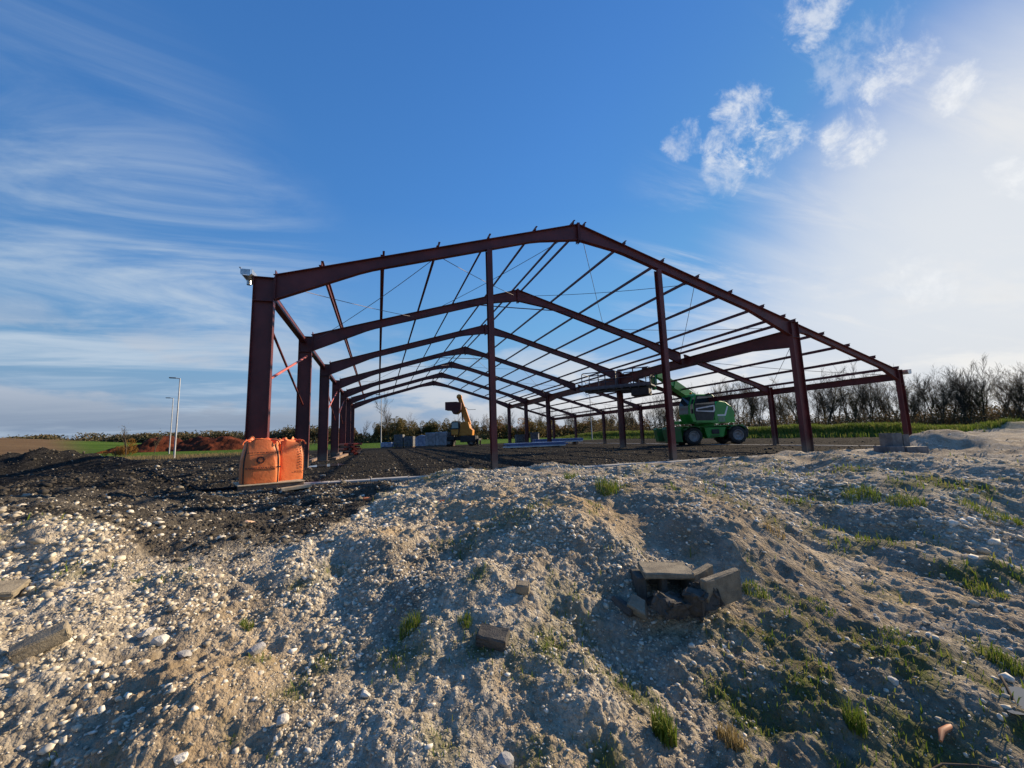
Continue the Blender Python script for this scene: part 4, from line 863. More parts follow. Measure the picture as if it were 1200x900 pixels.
# ---------------------------------------------------------------- debris in the foreground
def put(o, x, y, dz=0., rot=(0, 0, 0)): o.location = (x, y, H(x, y)+dz); o.rotation_euler = rot; return o
def rough_block(name, dims, material, label, cat, x, y, dz, rot, group=None, seed=0, cut=.0, amp=.0035, hole=False):
    """concrete lump: subdivided box with chipped edges"""
    import bmesh
    bm = bmesh.new(); bmesh.ops.create_cube(bm, size=1)
    for v in bm.verts: v.co = Vector((v.co.x*dims[0], v.co.y*dims[1], v.co.z*dims[2]))
    bmesh.ops.bevel(bm, geom=list(bm.edges), offset=.008, segments=1, affect='EDGES')
    bmesh.ops.subdivide_edges(bm, edges=list(bm.edges), cuts=3, use_grid_fill=True)
    r_ = random.Random(seed)
    for v in bm.verts:
        q = Vector((abs(v.co.x)/dims[0]*2, abs(v.co.y)/dims[1]*2, abs(v.co.z)/dims[2]*2)); e_ = sum(1 for c in q if c > .85)
        v.co += Vector((r_.uniform(-1, 1), r_.uniform(-1, 1), r_.uniform(-1, 1)))*amp*(.35+.8*(e_ >= 2))
    if cut:
        bmesh.ops.bisect_plane(bm, geom=bm.verts[:]+bm.edges[:]+bm.faces[:], plane_co=(dims[0]*.5*(1-cut), 0, 0), plane_no=(1, .4, .5), clear_outer=True)
        bmesh.ops.holes_fill(bm, edges=[e for e in bm.edges if e.is_boundary])
    me = bpy.data.meshes.new(name); bm.to_mesh(me); bm.free(); me.materials.append(material); o = link(bpy.data.objects.new(name, me))
    tag(o, label, cat, group); return put(o, x, y, dz, rot)
G_ = 'broken concrete blocks in the heap'
bx, by = (4.843, -8.576)
vx, vy = math.cos(-YAW), math.sin(-YAW)     # site directions: across (right) and away
def off(a, b): return bx+a*vx+b*math.sin(YAW), by+a*vy+b*math.cos(YAW)
hb = H(bx, by)+.025
def hblk(a, b, z_, **k):
    x_, y_ = off(a, b); o = rough_block(x=x_, y=y_, dz=0, group=G_, **k); o.location.z = hb+z_; return o
hblk(-.03, .06, .17, name='concrete_slab', dims=(.33, .20, .04), material=M['conc'], label='flat pale concrete slab lying on top of the block heap', cat='slab', rot=(.10, .02, -YAW-.06), seed=1)
x_, y_ = off(-.04, .10)
mbk = MB()
for (a, b) in ((-.17, 0), (.17, 0)): mbk.box((a, 0, 0), (.06, .18, .19), bev=.006)
mbk.box((0, .07, 0), (.4, .05, .185), bev=.006); mbk.box((0, 0, -.07), (.39, .17, .04), bev=.006); mbk.box((-.02, -.05, 0), (.04, .1, .18), bev=.004)
o_ = mbk.build('hollow_block', M['concd']); o_.location = (x_, y_, hb+.05); o_.rotation_euler = (.03, 0, -YAW); tag(o_, 'dark hollow concrete block under the flat pale slab', 'concrete block', G_)
hblk(-.27, -.10, .0, name='concrete_fragment', dims=(.14, .10, .06), material=M['conc'], label='small pale broken piece leaning at the left end of the heap', cat='concrete block', rot=(.5, .35, -.9), seed=2, cut=.3)
hblk(-.36, -.05, -.01, name='concrete_fragment', dims=(.07, .16, .05), material=M['concd'], label='thin dark strip fallen at the far left of the heap', cat='concrete block', rot=(.3, .3, .4), seed=3)
hblk(-.08, -.14, .02, name='concrete_fragment', dims=(.21, .12, .10), material=M['concd'], label='rounded dark chunk in front of the flat pale slab', cat='concrete block', rot=(.35, .25, .3), seed=4, amp=.014)
hblk(.10, -.10, .03, name='concrete_fragment', dims=(.13, .12, .15), material=M['concd'], label='upright dark lump in the middle of the heap', cat='concrete block', rot=(.2, -.2, .5), seed=5, amp=.014, cut=.2)
hblk(.18, -.06, .05, name='concrete_fragment', dims=(.12, .14, .16), material=M['concd'], label='jagged dark lump beside the two upright plates', cat='concrete block', rot=(-.25, .3, 1.), seed=6, amp=.014)
hblk(.22, .06, .09, name='concrete_plate', dims=(.045, .22, .18), material=M['conc'], label='left of the two upright pale plates, partly hidden behind', cat='slab', rot=(.12, .08, -YAW-1.0), seed=7, cut=.0, amp=.003)
hblk(.29, -.06, .08, name='concrete_plate', dims=(.05, .31, .20), material=M['conc'], label='right upright pale plate tilted at the end of the heap', cat='slab', rot=(.10, .10, -YAW-1.2), seed=8, amp=.003)
x_, y_ = (3.55, -8.669); rough_block('concrete_brick', (.17, .10, .07), M['concd'], 'dark rectangular block lying alone in the centre foreground', 'concrete block', x_, y_, .03, (.30, .12, -YAW-.25), 'loose single blocks', 11)
x_, y_ = (3.83, -8.391); rough_block('concrete_brick', (.085, .07, .06), M['conc'], 'small buff block half buried above the dark one', 'concrete block', x_, y_, .025, (.15, .1, -.5), 'loose single blocks', 12)
x_, y_ = (1.337, -8.159); rough_block('concrete_kerbstone', (.20, .09, .07), M['conc'], 'long pale block end jutting from the slope at the lower left edge', 'concrete block', x_, y_, .03, (.25, -.32, -YAW+.75), None, 13)
x_, y_ = (0.571, -7.237); rough_block('concrete_slab', (.30, .22, .05), M['conc'], 'grey slab corner lying on the left chalk mound at the picture edge', 'slab', x_-.05, y_, .03, (.12, .12, .2), None, 14)
def rock(x, y, size, dims, material, label, seed, rz, group=None, name='rock', dz=.2):
    import bmesh
    bm = bmesh.new(); bmesh.ops.create_icosphere(bm, subdivisions=2, radius=1); r_ = random.Random(seed)
    pl = [Vector((r_.gauss(0, 1), r_.gauss(0, 1), r_.gauss(0, 1))).normalized() for _ in range(9)]; dd = [r_.uniform(.55, .85) for _ in pl]
    for v in bm.verts:
        for p_, d_ in zip(pl, dd):
            k = v.co.dot(p_)-d_
            if k > 0: v.co -= p_*k
        v.co *= 1+r_.uniform(-.03, .03); v.co = Vector((v.co.x*dims[0], v.co.y*dims[1], v.co.z*dims[2]))*size
    me = bpy.data.meshes.new(name); bm.to_mesh(me); bm.free(); me.materials.append(material); o = link(bpy.data.objects.new(name, me))
    tag(o, label, 'rock', group); o.location = (x, y, H(x, y)+size*dims[2]*dz); o.rotation_euler = (r_.uniform(-.2, .2), r_.uniform(-.2, .2), rz); return o
for (p_, sz_, dm, mt, lb, sd) in [((1.362, -4.806, 0.0), .11, (1.2, .8, .75), 'rockp', 'pinkish buff boulder on dark rubble below the orange bags', 1),
        ((2.546, -8.766, -0.3), .035, (1, .8, .8), 'rockw', 'white angular stone at the bottom left foreground', 2), ((3.443, -9.225, -0.3), .042, (1, .9, .8), 'rockg', 'grey lump at the bottom centre edge', 3),
        ((1.776, -8.013, -0.12), .045, (1.1, .8, .9), 'rockw', 'largest white lump in the stony gully at left', 4), ((1.927, -8.115, -0.12), .045, (1.2, .9, .6), 'rockg', 'flat grey stone beside the largest white lump', 5),
        ((1.689, -7.96, -0.1), .038, (1.2, .9, .6), 'rockw', 'pale stone just left of the largest white lump', 6), ((2.887, -8.711, -0.3), .03, (1.2, .8, .7), 'rockw', 'white stone beside grass in the lower left foreground', 7),
        ((2.198, -8.854, -0.2), .03, (1, 1, .7), 'rockw', 'pale stone on the sandy hump at the bottom left', 8), ((5.534, -9.393, -0.2), .03, (1, .9, .8), 'rockw', 'small white stone on the earthy right bank', 9),
        ((4.461, -9.304, -0.35), .028, (1, .8, .7), 'rockw', 'white stone in the lower right foreground', 10), ((4.731, -9.579, -0.4), .055, (1.5, .7, .3), 'rockg', 'thin grey flake at the lower right', 11),
        ((2.275, -8.113, -0.15), .06, (1.1, .9, .5), 'rockg', 'broad grey stone right of the white lumps', 12), ((0.955, -7.304, 0.03), .04, (1.2, .8, .5), 'rockg', 'round grey stone on the left chalk mound', 13)]:
    rock(p_[0], p_[1], sz_, dm, M[mt], lb, sd, sd*1.7)
for n_, (p_, sz_) in enumerate([((2.797, -4.762, 0.0), .05), ((3.259, -1.114, 0.1), .05), ((3.277, -4.449, 0.1), .05), ((3.788, -5.186, 0.12), .03)]):
    o_ = rough_block('brick_fragment', (sz_*2.2, sz_*1.1, sz_), M['brick'], ['orange brick fragment nearest, on dark ground below the bags', 'orange brick fragment by the small rubble pile', 'orange brick fragment on the pale track edge', 'smallest orange brick fragment, farthest right'][n_], 'brick', p_[0], p_[1], .012, (.2, .1, n_*1.1), 'orange brick fragments', 30+n_)
x_, y_ = (5.441, -9.643); mb = MB(); mb.tube([(-.09, 0, 0), (-.03, .01, .012), (.05, 0, .01), (.09, -.005, 0)], [.006, .014, .012, .003], 7); put(tag(mb.build('wood_splinter', mat('orange brown splinter', (.42, .17, .08), .7)), 'orange brown wood splinter at the lower right', 'wood'), x_, y_, .012, (0, 0, .2))
# twigs
for (pts, lb) in [([(4.995, -9.745), (5.135, -9.702), (5.267, -9.701), (5.393, -9.754), (5.467, -9.838)], 'long curved bare twig lying at the bottom right'), ([(6.166, -9.534), (5.949, -9.655), (5.785, -9.766)], 'short bare twig near the right edge')]:
    mb = MB(); mb.tube([(a-pts[0][0], b-pts[0][1], H(a, b)+.018-H(*pts[0])) for a, b in pts], [.006-.0008*i for i in range(len(pts))], 6); o_ = mb.build('twig', M['bark']); o_.location = (*pts[0], H(*pts[0])); tag(o_, lb, 'twig')
# black hose from the rubble to the bags
hp = [(-7.011, 11.411), (-4.493, 6.874), (-2.62, 3.115), (-1.276, 0.563), (-0.531, -0.64), (-0.174, -0.704), (0.112, -0.719)]
mb = MB(); fine_p = []
for i in range(len(hp)-1):
    for q in range(5): a = q/5; fine_p.append((hp[i][0]*(1-a)+hp[i+1][0]*a, hp[i][1]*(1-a)+hp[i+1][1]*a))
mb.tube([(a-hp[0][0], b-hp[0][1], H(a, b)+.055-H(*hp[0])) for a, b in fine_p], .028, 8); o_ = mb.build('hose', M['hose']); o_.location = (*hp[0], H(*hp[0])); tag(o_, 'black hose lying across dark rubble towards the orange bags', 'hose')
# concrete blocks at the right corner column
bx2, by2 = (19.39, -1.88); ang2 = -YAW+.2
for (a, b, zz_, dm, lb) in [(.12, .1, .42, (.44, .4, .48), 'pale grey concrete block standing on the low blocks by the right corner column'), (.55, .2, .38, (.26, .4, .44), 'narrower grey concrete block beside the pale one at the right corner'),
                            (-.35, -.2, .10, (.62, .5, .28), 'long low concrete block, left end of the pile at the right corner'), (.45, -.1, .08, (.9, .5, .24), 'long low dark concrete block in front of the right corner column')]:
    o_ = rough_block('foundation_block', dm, M['rockg2'] if zz_ > .3 else M['blockst'], lb, 'concrete block', bx2+a*vx, by2+a*vy+b, 0, (0, .02, ang2), 'concrete blocks by the right corner column', 50); o_.location.z = zz_

# ---------------------------------------------------------------- grass
def blades(n, rad, h, wd, seed, lean=.5):
    r_ = np.random.default_rng(seed); V = []; F = []
    a = r_.uniform(0, 6.283, n); d = rad*np.sqrt(r_.uniform(0, 1, n)); hh = h*r_.uniform(.45, 1, n); la = r_.uniform(0, 6.283, n); le = lean*r_.uniform(.2, 1, n)
    for i in range(n):
        p = np.array([d[i]*math.cos(a[i]), d[i]*math.sin(a[i]), 0.]); dr = np.array([math.cos(la[i]), math.sin(la[i]), 0]); sd = np.array([-dr[1], dr[0], 0])*wd
        b = len(V)
        for q, wq in ((0, 1), (.35, .9), (.7, .6)):
            c = p+dr*hh[i]*le[i]*q*q+np.array([0, 0, hh[i]*q*(1-.25*le[i]*q)]); V += [c-sd*wq, c+sd*wq]
        V.append(p+dr*hh[i]*le[i]+np.array([0, 0, hh[i]*(1-.35*le[i])]))
        F += [(b, b+1, b+3), (b, b+3, b+2), (b+2, b+3, b+5), (b+2, b+5, b+4), (b+4, b+5, b+6)]
    return np.array(V), np.array(F)
def tuft(x, y, rad, h, wd, n, seed, label, material, group=None):
    n = int(n*1.6); h *= 1.2; rad *= .85
    V, F = blades(n, rad, h, wd, seed); V[:, 2] += Hs(V[:, 0]+x, V[:, 1]+y)-H(x, y)-.004
    o = npmesh('grass_tuft', V, F, material); o.location = (x, y, H(x, y)); return tag(o, label, 'grass tuft', group)
TU = [((3.126, -8.348, -0.15), .07, .085, 90, 'grass', 'bushy bright green tuft in the left of centre foreground'), ((4.163, -9.292, -0.35), .06, .12, 120, 'grass', 'tall yellow-green tuft at the bottom of the picture, right of centre'),
      ((5.375, -6.912, 0.3), .16, .14, 110, 'grass', 'bright green tuft on the ridge crest below the gable posts'), ((5.766, -5.244, 0.32), .14, .12, 80, 'grass', 'dull green tuft at the very top of the ridge'),
      ((5.075, -9.492, -0.36), .05, .09, 80, 'grass', 'broad-leaved green tuft in the lower right foreground'), ((8.479, -7.538, 0.1), .22, .12, 140, 'grass', 'elongated green tuft on the right bank, leftmost of the upper three'),
      ((8.557, -7.925, 0.05), .2, .10, 150, 'grass', 'middle of the upper green tufts on the right bank'), ((9.17, -8.267, 0.05), .22, .09, 160, 'grass', 'rightmost mossy green clump on the upper right bank'),
      ((7.297, -9.025, -0.3), .14, .05, 150, 'grass', 'low bright green patch near the right edge'), ((9.324, -8.446, -0.05), .1, .10, 50, 'grass', 'small green tuft at the right edge beside the mossy clump'),
      ((5.519, -8.601, -0.2), .10, .06, 110, 'grass', 'green tuft growing beside the tilted pale plate'), ((6.385, -9.487, -0.3), .10, .07, 120, 'grass', 'green clump hanging on the earthy right bank'),
      ((1.295, -7.205, -0.05), .05, .02, 50, 'grass', 'small green patch on the left chalk mound'), ((2.174, -7.896, -0.14), .05, .05, 60, 'grass', 'dark green tuft in the shaded left gully'),
      ((3.431, -8.49, -0.12), .05, .045, 60, 'grass', 'green leafy tuft between the dark block and the small buff block'), ((6.301, -8.148, 0.0), .1, .06, 60, 'dry', 'brownish tuft right of the stony lump'),
      ((4.453, -9.375, -0.35), .07, .08, 120, 'dry', 'straw coloured dry tuft in the lower right foreground'), ((5.951, -9.205, -0.2), .12, .04, 110, 'grass', 'low green patch behind the earthy right bank'),
      ((5.828, -8.835, -0.2), .10, .035, 90, 'grass', 'thin green patch right of the block heap'), ((-2546.769, -962.528, 27), .4, .3, 10, 'grass', '')]
for n_, (p_, rd, hh_, nb, mt, lb) in enumerate(TU[:-1]): tuft(p_[0], p_[1], rd, hh_, .0022 if hh_ < .1 else .0032, nb, n_, lb, M[mt])
# scattered small sprouts and moss leaves (stuff)
x, y, r = scatter(110000, -1.05, 1.05, math.log(1.), math.log(13)); _, sa_, mo_ = masks(x[None], y[None]); mo_ = mo_[0]; keep = rng.uniform(0, 1, len(x)) < mo_**1.5*.8; x, y, r = x[keep], y[keep], r[keep]
def ground_blades(name, x, y, hmin, hmax, wmul, material, label, cat):
    n = len(x); z = Hs(x, y); a = rng.uniform(0, 6.283, n); hh = rng.uniform(hmin, hmax)*1.0 if np.isscalar(hmin) is False else rng.uniform(0, 1, n)*(hmax-hmin)+hmin
    le = rng.uniform(.1, .7, n); wd = wmul*hh
    dx, dy = np.cos(a), np.sin(a); b0 = np.stack([x-dy*wd, y+dx*wd, z-.003], 1); b1 = np.stack([x+dy*wd, y-dx*wd, z-.003], 1)
    m0 = np.stack([x+dx*hh*le*.4-dy*wd*.7, y+dy*hh*le*.4+dx*wd*.7, z+hh*.6], 1); m1 = np.stack([x+dx*hh*le*.4+dy*wd*.7, y+dy*hh*le*.4-dx*wd*.7, z+hh*.6], 1)
    tp = np.stack([x+dx*hh*le, y+dy*hh*le, z+hh*(1-.3*le)], 1)
    VV = np.stack([b0, b1, m1, m0, tp], 1).reshape(-1, 3); k = np.arange(n)[:, None]*5
    FF = np.concatenate([k+np.array([0, 1, 2]), k+np.array([0, 2, 3]), k+np.array([3, 2, 4])], 0)
    return tag(npmesh(name, VV, FF, material), label, cat, kind='stuff')
ground_blades('sparse_grass', x, y, np.clip(.008*r/2.5, .008, .03)*1., np.clip(.038*r/2.5, .022, .09), .09, M['grass'], 'thin moss and short grass sprouting over the slopes', 'grass')
# long grass on the bank and field edge
nb_ = 60000; x = BANKX+rng.normal(-.1, 1.25, nb_); y = 70-66*rng.uniform(0, 1, nb_)**.8
ground_blades('bank_grass', x, y, .15, .55, .045, M['grass'], 'long green grass along the bank beyond the lean-to', 'grass')
nb_ = 9000; x = rng.uniform(-36, -8, nb_); y = rng.normal(36, 4.5, nb_)
ground_blades('verge_grass', x, y, .1, .4, .03, M['dry'], 'dry yellow verge grass round the left lamp posts', 'grass')

# ---------------------------------------------------------------- trees
def skeleton(seed, h, spread=.5, levels=4, nb=4, trunks=1, up=.35, rtr=.02):
    r_ = random.Random(seed); segs = []
    def grow(p, d, L, rad, lv):
        n = 4 if lv == 0 else 3; q = p.copy()
        for i in range(n):
            d2 = (d+Vector((r_.gauss(0, 1), r_.gauss(0, 1), r_.gauss(0, .5)))*.12+Vector((0, 0, up*.12))).normalized(); e = q+d2*L/n
            ra = rad*(1-.6*i/n); rb = rad*(1-.6*(i+1)/n); segs.append((q.copy(), e.copy(), ra, rb, lv))
            if lv < levels-1 and (i > 0 or lv > 0):
                for _ in range(nb if lv else nb+1):
                    if r_.random() < .78:
                        az = r_.uniform(0, 6.283); sp = spread*r_.uniform(.6, 1.3)
                        o_ = d2.orthogonal().normalized(); o_.rotate(Matrix.Rotation(az, 3, d2)); dn_ = (d2*math.cos(sp)+o_*math.sin(sp)).normalized()
                        t_ = r_.random(); grow(q.lerp(e, t_), dn_, L*r_.uniform(.38, .62)*(1-.15*i/n), rb*.55, lv+1)
            q = e; d = d2
    for t_ in range(trunks):
        a = r_.uniform(0, 6.28); grow(Vector((math.cos(a)*.35*(trunks > 1), math.sin(a)*.35*(trunks > 1), -.2)), Vector((r_.gauss(0, .12)*(1+(trunks > 1)), r_.gauss(0, .12)*(1+(trunks > 1)), 1)).normalized(), h*r_.uniform(.75, .95), h*rtr, 0)
    return segs
def segmesh(segs, lv_ok, minr=.012, n=3):
    A = np.array([s[0] for s in segs if lv_ok(s[4])]); B = np.array([s[1] for s in segs if lv_ok(s[4])]); ra = np.maximum(np.array([s[2] for s in segs if lv_ok(s[4])]), minr); rb = np.maximum(np.array([s[3] for s in segs if lv_ok(s[4])]), minr*.8)
    t = B-A; t /= np.linalg.norm(t, axis=1)[:, None]+1e-9; u = np.cross(t, [.31, .87, .4]); u /= np.linalg.norm(u, axis=1)[:, None]+1e-9; v = np.cross(t, u); m_ = len(A)
    V = []
    for P_, R_ in ((A, ra), (B, rb)):
        for k in range(n): V.append(P_+(u*math.cos(2*math.pi*k/n)+v*math.sin(2*math.pi*k/n))*R_[:, None])
    V = np.stack(V, 1).reshape(-1, 3); b = np.arange(m_)[:, None]*2*n
    F = np.concatenate([b+np.array([k, (k+1) % n, n+(k+1) % n, n+k]) for k in range(n)], 0); return V, F
def leafquads(cent, size, r_):
    n = len(cent); a = r_.normal(0, 1, (n, 3)); a /= np.linalg.norm(a, axis=1)[:, None]; b = np.cross(a, r_.normal(0, 1, (n, 3))); b /= np.linalg.norm(b, axis=1)[:, None]+1e-9
    s = size*r_.uniform(.5, 1.2, n)[:, None]; V = np.stack([cent-a*s, cent-b*s*.6, cent+a*s, cent+b*s*.6], 1).reshape(-1, 3); return V, np.arange(n*4).reshape(n, 4)
def tree_proto(seed, h, leaf=None, nleaf=0, lsize=.12, ivy=0, **kw):
    segs = skeleton(seed, h, **kw); r_ = np.random.default_rng(seed)
    V, F = segmesh(segs, lambda l: l <= 0, .05, 6); t_me = npmesh('trunk', V, F, M['bark'], True)
    V, F = segmesh(segs, lambda l: l >= 1, .013); mats = [M['bark']]; mi = np.zeros(len(F), int)
    if nleaf or ivy:
        tips = np.array([s[1] for s in segs if s[4] >= kw.get('levels', 4)-2]); low = np.array([s[0] for s in segs if s[4] <= 1])
        cs = []
        if nleaf: c = tips[r_.integers(0, len(tips), nleaf)]+r_.normal(0, .20, (nleaf, 3)); cs.append(c)
        if ivy: c = low[r_.integers(0, len(low), ivy)]; c = c[c[:, 2] < h*.72]; cs.append(c+r_.normal(0, .26, c.shape))
        c = np.vstack(cs); LV, LF = leafquads(c, lsize, r_); F = np.vstack([F, LF+len(V)]); V = np.vstack([V, LV]); mi = np.r_[mi, np.ones(len(LF), int)]; mats.append(leaf)
    c_me = npmesh('crown', V, F, mats, False, mi=mi)
    for o in (t_me, c_me): COL.objects.unlink(o)
    return t_me.data, c_me.data
def tree(proto, x, y, s, rz, label, cat, group, name='tree', sz=1.):
    e = empty(name, (x, y, H(x, y)-.1), label, cat, group, rz); e.scale = (s, s, s*sz)
    for nm, me in (('trunk', proto[0]), ('crown', proto[1])): link(bpy.data.objects.new(nm, me), e)
    return e
bare = [tree_proto(100+i, 10, None, 0, spread=.40+.10*(i % 2), nb=3, levels=4, up=.55, rtr=.013) for i in range(4)]
bare += [tree_proto(110+i, 10, M['olive'], 1300, .09, 0, spread=.45, nb=3, levels=4, up=.5, rtr=.013) for i in range(2)]
ivied = [tree_proto(120+i, 10, M['ivy'], 150, .10, 900, spread=.40, nb=3, levels=4, up=.5, rtr=.015) for i in range(3)]
rr = random.Random(3)
# right tree line beyond the grass bank
HT = [(640, 4.2), (700, 4.8), (760, 5.8), (850, 8.), (900, 8.4), (950, 8.), (1000, 8.6), (1050, 7.4), (1100, 7.6), (1150, 7.6), (1200, 7.4), (1400, 7.4)]
RT = [(700.0, 50.31, 70.81), (704.9, 51.11, 70.33), (709.8, 51.91, 69.86), (714.7, 52.7, 69.39), (719.6, 53.49, 68.92), (724.5, 54.27, 68.45), (729.4, 55.05, 67.98), (734.3, 55.83, 67.52), (739.2, 56.6, 67.05), (744.1, 57.37, 66.59), (749.0, 58.13, 66.13), (753.9, 58.89, 65.66), (758.8, 59.65, 65.2), (763.7, 60.4, 64.75), (768.6, 61.15, 64.29), (773.5, 61.9, 63.83), (778.4, 62.64, 63.38), (783.3, 63.37, 62.92), (788.2, 64.11, 62.47), (793.1, 64.84, 62.02), (798.0, 65.56, 61.57), (802.9, 66.28, 61.12), (807.8, 67.0, 60.68), (812.7, 67.71, 60.23), (817.6, 68.42, 59.79), (822.5, 69.13, 59.34), (827.4, 69.83, 58.9), (832.3, 70.53, 58.46), (837.2, 71.22, 58.02), (842.1, 71.91, 57.58), (847.0, 72.6, 57.15), (851.9, 73.28, 56.71), (856.8, 73.96, 56.28), (861.7, 74.63, 55.84), (866.6, 75.3, 55.41), (871.5, 75.97, 54.98), (876.4, 76.63, 54.55), (881.3, 77.29, 54.13), (886.2, 77.94, 53.7), (891.1, 78.59, 53.27), (896.0, 79.24, 52.85), (900.9, 79.88, 52.43), (905.8, 80.52, 52.01), (910.7, 81.15, 51.59), (915.6, 81.78, 51.17), (920.5, 82.41, 50.75), (925.4, 83.03, 50.34), (930.3, 83.65, 49.92), (935.2, 84.27, 49.51), (940.1, 84.88, 49.09), (945.0, 85.48, 48.68), (949.9, 86.09, 48.27), (954.8, 86.69, 47.87), (959.7, 87.28, 47.46), (964.6, 87.87, 47.05), (969.5, 88.46, 46.65), (974.4000000000001, 89.04, 46.25), (979.3, 89.62, 45.84), (984.2, 90.2, 45.44), (989.1, 90.77, 45.04), (994.0, 91.34, 44.65), (998.9000000000001, 91.9, 44.25), (1003.8, 92.46, 43.85), (1008.7, 93.02, 43.46), (1013.6, 93.57, 43.07), (1018.5, 94.12, 42.68), (1023.4000000000001, 94.66, 42.29), (1028.3, 95.2, 41.9), (1033.2, 95.74, 41.51), (1038.1, 96.27, 41.12), (1043.0, 96.8, 40.74), (1047.9, 97.32, 40.35), (1052.8, 97.84, 39.97), (1057.7, 98.36, 39.59), (1062.6, 98.87, 39.21), (1067.5, 99.38, 38.83), (1072.4, 99.89, 38.45), (1077.3, 100.39, 38.08), (1082.2, 100.88, 37.7), (1087.1, 101.38, 37.33), (1092.0, 101.87, 36.96), (1096.9, 102.35, 36.59), (1101.8, 102.83, 36.22), (1106.7, 103.31, 35.85), (1111.6, 103.78, 35.48), (1116.5, 104.25, 35.12), (1121.4, 104.72, 34.75), (1126.3, 105.18, 34.39), (1131.2, 105.64, 34.03), (1136.1, 106.09, 33.67), (1141.0, 106.54, 33.31), (1145.9, 106.99, 32.95), (1150.8, 107.43, 32.59), (1155.7, 107.87, 32.24), (1160.6, 108.3, 31.88), (1165.5, 108.73, 31.53), (1170.4, 109.16, 31.18), (1175.3, 109.58, 30.83), (1180.2, 110.0, 30.48), (1185.1, 110.41, 30.13), (1190.0, 110.82, 29.79), (1194.9, 111.23, 29.44), (1199.8, 111.63, 29.1), (1204.7, 112.03, 28.76), (1209.6, 112.42, 28.42), (1214.5, 112.81, 28.08), (1219.4, 113.2, 27.74), (1224.3000000000002, 113.58, 27.4), (1229.2, 113.96, 27.06), (1234.1, 114.34, 26.73), (1239.0, 114.71, 26.4), (1243.9, 115.07, 26.06), (1248.8000000000002, 115.44, 25.73), (1253.7, 115.8, 25.4), (1258.6, 116.15, 25.07), (1263.5, 116.5, 24.75), (1268.4, 116.85, 24.42), (1273.3000000000002, 117.19, 24.1), (1278.2, 117.53, 23.77), (1283.1, 117.87, 23.45), (1288.0, 118.2, 23.13), (1292.9, 118.53, 22.81), (1297.8000000000002, 118.85, 22.5), (1302.7, 119.17, 22.18), (1307.6, 119.49, 21.86), (1312.5, 119.8, 21.55), (1317.4, 120.11, 21.24), (1322.3000000000002, 120.41, 20.93), (1327.2, 120.71, 20.62), (1332.1, 121.01, 20.31), (1337.0, 121.3, 20.0), (1341.9, 121.59, 19.69), (1346.8000000000002, 121.88, 19.39), (1351.7, 122.16, 19.08), (1356.6, 122.43, 18.78), (1361.5, 122.7, 18.48), (1366.4, 122.97, 18.18), (1371.3000000000002, 123.24, 17.88), (1376.2, 123.5, 17.58), (1381.1, 123.76, 17.29), (1386.0, 124.01, 16.99), (1390.9, 124.26, 16.7), (1395.8000000000002, 124.5, 16.41), (1400.7, 124.74, 16.12), (1405.6, 124.98, 15.83), (1410.5, 125.22, 15.54), (1415.4, 125.44, 15.25), (1420.3000000000002, 125.67, 14.97), (1425.2, 125.89, 14.68), (1430.1, 126.11, 14.4)]
cnt = 0
for i, (u, x_, y_) in enumerate(RT):
    hgt = float(np.interp(u, [a for a, _ in HT], [b for _, b in HT]))*rr.uniform(.68, 1.18)
    kind = rr.random(); x_ += rr.uniform(-2, 2); y_ += rr.uniform(-5, 5)
    if kind < .60: tree(bare[rr.randrange(0, 4)], x_, y_, hgt/10, rr.uniform(0, 6.28), 'bare leafless tree in the tree line behind the grass bank', 'tree', 'bare trees behind the grass bank', 'bare_tree')
    elif kind < .82: tree(bare[4+rr.randrange(0, 2)], x_, y_, hgt/10, rr.uniform(0, 6.28), 'thin tree with olive brown leaves in the right tree line', 'tree', 'olive brown leaved trees in the right tree line', 'tree')
    else: tree(ivied[rr.randrange(0, 3)], x_, y_, hgt/10, rr.uniform(0, 6.28), 'dark ivy-covered tree in the right tree line', 'tree', 'ivy-covered trees in the right tree line', 'ivy_covered_tree')
for i, (u, x_, y_) in enumerate(RT[15::3]):
    k_ = rr.random(); hg = rr.uniform(5.4, 7.6)
    if k_ < .55: tree(bare[rr.randrange(0, 4)], x_-4+rr.uniform(-2, 2), y_+rr.uniform(-3, 3), hg/10, rr.uniform(0, 6.28), 'bare leafless tree in the tree line behind the grass bank', 'tree', 'bare trees behind the grass bank', 'bare_tree')
    else: tree(bare[4+rr.randrange(0, 2)], x_-3+rr.uniform(-2, 2), y_+rr.uniform(-3, 3), hg/10, rr.uniform(0, 6.28), 'thin tree with olive brown leaves in the right tree line', 'tree', 'olive brown leaved trees in the right tree line', 'tree')
# undergrowth below the tree line
r_ = np.random.default_rng(5); pts = np.array([(a, b) for _, a, b in RT]); n = 95000; k = r_.integers(0, len(pts), n)
c = np.stack([pts[k, 0]+r_.normal(0, 2.2, n), pts[k, 1]+r_.normal(0, 3.4, n), np.zeros(n)], 1); c[:, 2] = height(c[None, :, 0], c[None, :, 1], False)[0]+3.5*r_.beta(1.1, 2.2, n)*(.6+.9*(vnoise(c[:, 0], c[:, 1], 4, 90)+.5))
LV, LF = leafquads(c, .15, r_); tag(npmesh('undergrowth', LV, LF, leafm('undergrowth twigs', (.16, .11, .06), (.20, .14, .07), (.11, .10, .045))), 'tangled brown undergrowth beneath the right tree line', 'undergrowth', kind='stuff')
